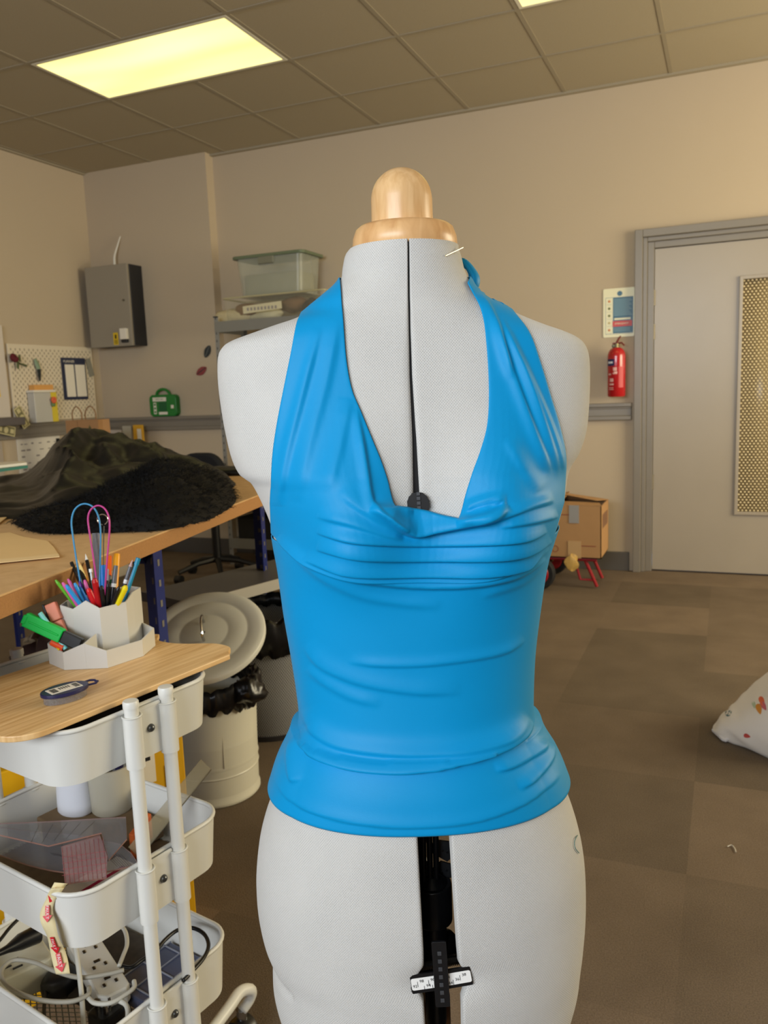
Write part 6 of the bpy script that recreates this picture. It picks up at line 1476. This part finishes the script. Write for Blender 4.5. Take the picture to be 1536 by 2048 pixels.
# --- in the low tray
def bar(p0, p1, w, h, up=EZ):
    d = p1-p0; L_ = np.linalg.norm(d); d /= L_; s_ = np.cross(up, d); s_ /= np.linalg.norm(s_); u_ = np.cross(d, s_); return (p0+p1)/2, (L_, w, h), (d, s_, u_)
tD = (at_z(126, 1302, BZ+.03)-CAM)@FWD
A_, B_ = at_d(51, 1238, tD+.005), at_d(163, 1290, tD-.0); Dg = (B_-A_)
t_ = thing('green_highlighter', B_, 'large bright green highlighter lying diagonally out of the low tray', 'highlighter')
def seg(f0, f1, w, h, ml, nm, dz=0):
    c_, s_, ax = bar(A_+Dg*f0, A_+Dg*f1, w, h, up=-FWD); MB().box(c_, s_, axes=ax).build(nm, ml, t_, bevel=.002)
seg(.0, .66, .024, .013, C('highlighter_green', (0, 196, 78), .4), 'cap'); seg(-.03, .05, .016, .015, C('highlighter_green', (0, 196, 78), .4), 'cap_end'); seg(.66, 1.0, .021, .012, K_, 'barrel')
seg(.08, .62, .0035, .0165, C('highlighter_green', (0, 196, 78), .4), 'clip')
A_, B_ = at_d(101, 1207, tD+.03), at_d(126, 1272, tD+.025); Dg = B_-A_
t_ = thing('coral_highlighter', B_, 'coral pink highlighter with black back standing in the low tray', 'highlighter')
CO = C('coral', (232, 142, 116), .5)
seg(0, .52, .020, .012, CO, 'cap'); seg(.54, 1.0, .019, .011, CO, 'barrel')
c_, s_, ax = bar(A_+Dg*.02, A_+Dg*.56, .004, .0135, up=-FWD); MB().box(c_-RV*.0115, s_, axes=ax).build('clip', K_, t_, bevel=.001)
for (a, b_, w_, ml, nm, lab, ct) in (((104, 1284), (128, 1296), .006, C('orange_stick', (232, 84, 40)), 'orange_marker', 'orange marker end in the left corner of the low tray', 'marker'), ((109, 1286), (122, 1298), .0045, YL, 'yellow_marker', 'yellow marker end beside the orange one in the low tray', 'marker'), ((80, 1226), (132, 1298), .0040, C('aqua', (128, 214, 214)), 'aqua_pen', 'pale aqua pen lying under the green highlighter', 'pen')):
    P_, Q_ = at_d(*a, tD+.006), at_d(*b_, tD+.002); m_ = MB(); m_.tube([P_, Q_], w_, 10); tag(m_.build(nm, ml, loc=Q_, smooth=True, angle=50), lab, ct)
# --- middle tray contents
MZ = BOTS[1]+.006
MF = MZ; MZ = .441
c = at_z(134, 1634, MZ); prof = [(.036, MZ), (.040, MZ+.004), (.040, MZ+.02), (.035, MZ+.12), (.033, MZ+.125), (.031, MZ+.12), (.034, MZ+.01), (.002, MZ+.008)]
tag(MB().lathe(prof, (c[0], c[1]+.022, 0), 36, ell=(.9, .62)).build('white_cup', mat('cup_white', (222, 224, 232), .3), loc=(c[0], c[1]+.03, MZ), smooth=True, angle=50), 'glossy white flared cup in the middle tray', 'cup')
c = at_z(212, 1636, MZ); pc2 = (c[0]-.012, c[1]+.032)
t = thing('ceramic_pot', (pc2[0], pc2[1], MZ), 'grey-cream ceramic pot holding scissors in the middle tray', 'pot')
MB().lathe([(.034, MZ), (.037, MZ+.004), (.0390, MZ+.064), (.0410, MZ+.070), (.0410, MZ+.088), (.037, MZ+.088), (.035, MZ+.01), (.002, MZ+.008)], (pc2[0], pc2[1], 0), 40).build('pot_body', mat('ceramic_cream', (186, 180, 162), .35), t, smooth=True, angle=50)
for k, (dx, dy, ml, lab, r_, ang) in enumerate(((-.014, 0, M_black, 'black handled scissors leaning left in the ceramic pot', .012, -.25), (.006, .005, mat('silver_tool', (170, 170, 176), .3, metal=.7), 'silver screw-shafted tool in the ceramic pot', .006, .15), (.018, -.006, mat('navy_tool', (34, 30, 66), .4), 'navy handled tool leaning right in the ceramic pot', .009, .35))):
    b0 = np.array([pc2[0]+dx*.4, pc2[1]+dy*.4, MZ+.012]); b1_ = np.array([pc2[0]+dx+.06*math.sin(ang), pc2[1]+dy, MZ+.125])
    m_ = MB(); m_.tube([b0, b0*.3+b1_*.7, b1_], [r_*.5, r_*.8, r_*.7], 10)
    if k == 0:
        for s_ in (-1, 1): q = b1_+RV*.012*s_; m_.tube([q+RV*.010*math.cos(a)+EZ*.010*math.sin(a) for a in np.linspace(0, 6.28, 13)[:-1]], .003, 6, closed=True)
    tag(m_.build('hand_tool', ml, loc=b0, smooth=True), lab, 'tool', 'tools in the ceramic pot')
MZ = MF
tag(MB().box(TR(.070, .055, MZ+.0215), (.115, .21, .034), axes=(E1, E2, EZ)).build('card_box', mat('card_brown', (120, 98, 70), .8, noise_amt=.2, noise_scale=40), loc=TR(.070, .055, MZ), bevel=.003), 'flat brown card box under the white cup and ceramic pot', 'box')
M_acr = mat('acrylic_smoke', (150, 152, 160), .06, alpha=.34, spec=.8); M_acr2 = mat('acrylic_pink', (214, 176, 178), .08, alpha=.40, spec=.7); M_line = mat('ruler_line', (60, 56, 60), .6); M_lr = mat('ruler_line_red', (170, 84, 92), .6); M_acre = mat('acrylic_edge', (150, 112, 100), .3)
def sheet(name, poly, z, ml, label, th=.0024, zs_=None, lines=None, lm=None):
    P = [at_z(x, y, z if zs_ is None else zs_[k]) for k, (x, y) in enumerate(poly)]; n = len(P); t_ = thing(name, np.mean(P, axis=0), label, 'ruler', 'clear pattern rulers in the trolley')
    m_ = MB(); m_.add(P+[p_+EZ*th for p_ in P], [tuple(range(n-1, -1, -1)), tuple(range(n, 2*n))]); m_.build('sheet', ml, t_)
    e_ = MB(); 
    for i in range(n): j = (i+1) % n; e_.add([P[i], P[j], P[j]+EZ*th, P[i]+EZ*th], [(0, 1, 2, 3)])
    e_.build('cut_edge', M_acre, t_)
    if lines:
        m_ = MB()
        for (a, b_) in lines: m_.tube([at_z(*a, z+th+.0004), at_z(*b_, z+th+.0004)], .00026, 4)
        m_.build('markings', lm or M_line, t_)
RZ = RIMS[1]
sheet('curved_ruler', [(-40, 1650)]+[(x, y) for x, y in spline([(-40, 1700), (0, 1712), (60, 1733), (130, 1747), (200, 1747), (278, 1731)], 14)]+[(262, 1708), (240, 1690), (150, 1672), (60, 1664)], RZ-.024, M_acr, 'smoky clear curved ruler, lowest of the clear rulers in the middle tray', lines=[((100+3*k, 1706+2*k), (160+4*k, 1718+1*k)) for k in range(3)]+[((205+6*k, 1702+k), (235+5*k, 1734)) for k in range(7)])
sheet('grid_ruler', [(122, 1696), (200, 1672), (215, 1716), (213, 1758), (130, 1770)], RZ-.016, M_acr2, 'pinkish clear ruler with a red grid lying over the smoky curve', lines=[((124+9*k, 1697-2.6*k), (131+9.2*k, 1768-1.2*k)) for k in range(10)]+[((124, 1715+12*k), (214, 1702+12*k)) for k in range(4)], lm=M_lr)
sheet('set_square', [(-40, 1650), (95, 1645), (252, 1636), (254, 1680), (218, 1722), (203, 1668), (97, 1694), (0, 1672), (-40, 1664)], RZ-.006, M_acr, 'large clear set square lying topmost over the other rulers', lines=[((60+24*k, 1690-4*k), (78+28*k, 1650-2*k)) for k in range(5)])
a0, a1 = at_z(268, 1705, RZ-.03), at_d(412, 1529, 1.46)
m_ = MB(); ax = a1-a0; L_ = np.linalg.norm(ax); ax /= L_; wd = np.cross(ax, HV); wd /= np.linalg.norm(wd); m_.box((a0+a1)/2, (L_, .026, .002), axes=(ax, wd, np.cross(ax, wd)))
t_ = thing('long_ruler', a0, 'long clear ruler sticking up out of the right side of the middle tray', 'ruler'); m_.build('sheet', mat('acrylic_olive', (160, 152, 128), .1, alpha=.4), t_)
MB().tube([a0+wd*.013*(1 if wd[2] < 0 else -1), a1+wd*.013*(1 if wd[2] < 0 else -1)], .0012, 6).build('metal_edge', mat('edge_steel', (110, 104, 92), .4, metal=.5), t_)
q0, q1 = at_z(262, 1672, RZ-.02), at_z(298, 1628, RZ-.004)
tag(MB().box((q0+q1)/2-EZ*.02, (np.linalg.norm(q1-q0), .012, .045), axes=((q1-q0)/np.linalg.norm(q1-q0), np.cross(EZ, (q1-q0)/np.linalg.norm(q1-q0)), EZ)).build('orange_box', mat('box_orange', (214, 104, 46), .5), loc=(q0+q1)/2, bevel=.002), 'orange and white card box standing behind the posts in the middle tray', 'box')
cb = TR(0, .0, 0); tag(MB().box(cb+EZ*(MZ+.001), (.24, .31, .003), axes=(E1, E2, EZ)).build('brown_notebook', mat('notebook_brown', (112, 92, 66), .8, noise_amt=.3, noise_scale=60), loc=cb+EZ*MZ), 'brown patterned card lying on the base of the middle tray', 'card')
cb = TR(-.06, -.115, 0); tag(MB().box(cb+EZ*(RZ-.045), (.13, .07, .006), axes=(E1, E2, EZ), mi=0).box(cb+EZ*(RZ-.0415), (.10, .006, .001), axes=(E1, E2, EZ), mi=1).build('white_card', [M_paper, C('crimson', (176, 24, 64))], loc=cb+EZ*MZ), 'white card with a crimson line near the front corner of the middle tray', 'card')
# arrow tape hanging from the middle tray
r0 = at_z(117, 1778, RIMS[1]+.004); tD = (r0-CAM)@FWD
cl = [(122, 1766), (113, 1780), (102, 1798), (93, 1824), (98, 1850), (108, 1880), (118, 1912), (126, 1948)]; wl = [26, 24, 22, 25, 27, 27, 28, 29]
cs = spline([(x, y, w, k) for k, ((x, y), w) in enumerate(zip(cl, wl))], 60); G = []; fr = []
for k, (x, y, w, s_) in enumerate(cs):
    dpt = tD-.004-.004*math.sin(s_*1.9) if s_ > .8 else tD+.004; ang = -.25 if s_ > 2 else .45
    c = at_d(x, y, dpt); h = w/2/F_PX*dpt; X_ = RV*math.cos(ang*.5)+EZ*math.sin(-ang*.35)+HV*.25*math.sin(s_*2.3); X_ /= np.linalg.norm(X_); G.append([c-X_*h, c-X_*h*.3, c+X_*h*.3, c+X_*h]); fr.append((c, X_))
t_ = thing('arrow_tape', r0, 'cream tape printed with red FAULT arrows hanging over the middle tray corner', 'tape')
MB().grid(G).build('tape_strip', mat('tape_cream', (218, 204, 160), .7), t_, smooth=True, angle=180, solid=.0003)
for (i0, i1) in ((6, 19), (21, 32), (40, 49), (49, 58)):
    p0, X0 = fr[i0]; p1, X1 = fr[i1]; d = p1-p0; L_ = np.linalg.norm(d); d /= L_; X_ = X0-d*(X0@d); X_ /= np.linalg.norm(X_); Nn = np.cross(X_, d); Nn = Nn if Nn@(-FWD) > 0 else -Nn
    o_ = p0+Nn*.0022; m_ = MB(); m_.prism([(0, -.0032), (L_*.6, -.0032), (L_*.6, -.0075), (L_, 0), (L_*.6, .0075), (L_*.6, .0032), (0, .0032)], 0, .0004, ox=d, oy=X_, oz=Nn, o=o_, mi=0)
    text_mb('FAULT', .0062, o_+d*L_*.40+Nn*.0006, d, np.cross(Nn, d), mb=m_, mi=1); m_.build('red_arrow', [C('arrow_red', (206, 34, 48)), WH], t_)
# --- lower tray: extension leads and chargers
LZ = BOTS[2]+.006
M_plw = mat('socket_white', (206, 204, 196), .35); M_plb = mat('socket_ivory', (184, 182, 166), .4)
zt = LZ+.055
p0, p1 = at_z(160, 1868, zt), at_z(232, 1985, zt); d = p1-p0; d[2] = 0; L_ = np.linalg.norm(d); d /= L_; s_ = np.array([-d[1], d[0], 0]); c = (p0+p1)/2
t_ = thing('extension_lead', c-EZ*.03, 'white four-gang socket extension block lying diagonally in the bottom tray', 'extension lead')
MB().prism([(-L_/2, -.026), (L_/2-.012, -.026), (L_/2, -.014), (L_/2, .018), (L_/2-.008, .026), (-L_/2, .026)], zt-.03, zt, ox=d, oy=s_, oz=EZ, o=np.array([c[0], c[1], 0])).build('block', M_plw, t_, bevel=.003)
for k in range(3):
    m_ = MB(); q = c+d*(L_*(-.25+.28*k))
    for (u, v, a_, b_) in ((-.007, .0, .006, .010), (.008, -.010, .008, .004), (.008, .010, .008, .004)): m_.box(np.array([q[0], q[1], zt+.0005])+d*u+s_*v, (a_, b_, .002), axes=(d, s_, EZ))
    m_.build('socket_holes', M_black, t_)
p0, p1 = at_z(-30, 1945, LZ+.06), at_z(95, 1890, LZ+.06); d = p1-p0; d[2] = 0; L_ = np.linalg.norm(d); d /= L_; s_ = np.array([-d[1], d[0], 0]); c = (p0+p1)/2
t_ = thing('power_strip', c-EZ*.05, 'ivory socket strip with black plug at the left side of the bottom tray', 'power strip')
MB().prism(rrect(L_, .075, .015, 5), LZ+.004, LZ+.058, ox=d, oy=s_, oz=EZ, o=np.array([c[0], c[1], 0])).build('strip_body', M_plb, t_, bevel=.004)
m_ = MB()
for (u, v) in ((-.02, .0), (-.005, -.012), (-.005, .012)): m_.box(np.array([c[0], c[1], LZ+.0585])+d*u+s_*v*1.0-s_*.01, (.016, .004, .002), axes=(d, s_, EZ))
m_.build('socket_holes', M_black, t_)
P = [at_z(x, y, z) for x, y, z in [(75, 1868, LZ+.085), (40, 1884, LZ+.09), (15, 1898, LZ+.095), (-10, 1910, LZ+.10)]]
tag(MB().tube(P, [.016, .014, .007, .0045], 12).build('black_plug', M_black, loc=P[0], smooth=True), 'black moulded plug lying on the ivory socket strip', 'plug')
lump('black_adapter', tuple(at_z(120, 1965, LZ+.02)), (.028, .035, .022), mat('adapter_black', (22, 22, 24), .4), 'black charger block lying on the mesh behind the arrow tape', 'adapter', 2, .06, .45, zmin=LZ, n=24)
q = at_z(212, 2022, LZ+.03)
t_ = thing('uk_plug', q, 'black three pin plug with silver pins at the bottom of the lowest tray', 'plug')
MB().prism(rrect(.048, .048, .012, 5), LZ+.004, LZ+.034, ox=E1, oy=E2, oz=EZ, o=np.array([q[0], q[1], 0])).build('plug_body', M_black, t_, bevel=.005)
for (u, v) in ((.006, .0), (-.008, -.011), (-.008, .011)): MB().box(np.array([q[0], q[1], LZ+.043])+E1*u+E2*v, (.004, .008, .018), axes=(E1, E2, EZ)).build('pin', M_chr, t_)
def cable(pts, z, r, ml, label, n=60):
    P = [at_z(p_[0], p_[1], (p_[2] if len(p_) > 2 else z)) for p_ in pts]; tag(MB().tube(spline(P, n), r, 8).build('cable', ml, loc=P[0], smooth=True, angle=180), label, 'cable', 'cables in the bottom tray')
M_cw = mat('cable_white', (190, 188, 178), .5); M_cg = mat('cable_grey', (160, 156, 144), .5)
cable([(248, 1940), (215, 1948), (160, 1955), (110, 1942), (70, 1925), (30, 1920), (6, 1936), (4, 1958), (30, 1982), (80, 2000), (140, 2003), (175, 1990), (178, 1975)], .245, .0037, M_cg, 'long grey-white cable looping around the left of the bottom tray', 90)
cable([(218, 1862), (222, 1852), (236, 1848), (250, 1862), (254, 1888), (246, 1912), (238, 1932)], .24, .0037, M_cw, 'short white cable arching behind the extension block')
cable([(176, 1995), (190, 2006), (220, 2006), (250, 1990), (268, 1975), (268, 1962)], .24, .0037, M_cw, 'white cable curling around the end of the extension block')
cable([(236, 2000), (252, 2010), (256, 2030), (248, 2060)], .235, .004, M_cw, 'white cable leaving the bottom of the tray by the black plug')
cable([(150, 1886, .30), (155, 1920, .275), (160, 1960, .25), (164, 2000, .23), (168, 2060, .21)], .24, .0040, M_cw, 'straight white cable hanging down in front of the bottom tray')
cable([(310, 1906), (330, 1880), (356, 1860), (385, 1856), (408, 1868), (417, 1890), (408, 1915), (385, 1942), (366, 1962)], .262, .0034, M_black, 'black cable looping high at the right end of the bottom tray')
cable([(240, 1932), (262, 1935), (285, 1920), (312, 1902)], .235, .0034, M_black, 'black cable crossing behind the white posts')
cable([(95, 1955), (92, 1985), (88, 2020), (92, 2060)], .19, .003, M_black, 'thin black cable hanging over the wire mesh base')
cable([(-20, 1900), (0, 1880), (20, 1855), (45, 1830)], .29, .003, M_black, 'thin black cable rising at the far left of the bottom tray', 20)
q0, q1 = at_z(335, 1940, LZ+.03), None
t_ = thing('component_case', TR(.075, -.10, LZ), 'translucent blue-grey compartment case lying in the bottom tray behind the posts', 'case')
MB().box(TR(.070, -.095, LZ+.014), (.13, .13, .024), axes=(E1, E2, EZ)).build('case_body', mat('case_blue', (84, 90, 116), .2, alpha=.85), t_, bevel=.003)
m_ = MB()
for k in range(4): m_.box(TR(.070, -.155+.04*k, LZ+.0275), (.128, .002, .002), axes=(E1, E2, EZ))
for k in range(3): m_.box(TR(.020+.05*k, -.095, LZ+.0275), (.002, .128, .002), axes=(E1, E2, EZ))
m_.build('dividers', mat('divider_pale', (150, 154, 168), .3), t_)
tag(MB().box(TR(.045, .03, LZ+.006), (.17, .20, .008), axes=(E1, E2, EZ)).build('scrap_board', mat('scrap_brown', (70, 62, 52), .8, noise_amt=.5, noise_scale=70), loc=TR(.06, .05, LZ)), 'dark brown speckled card on the mesh base behind the extension block', 'card')
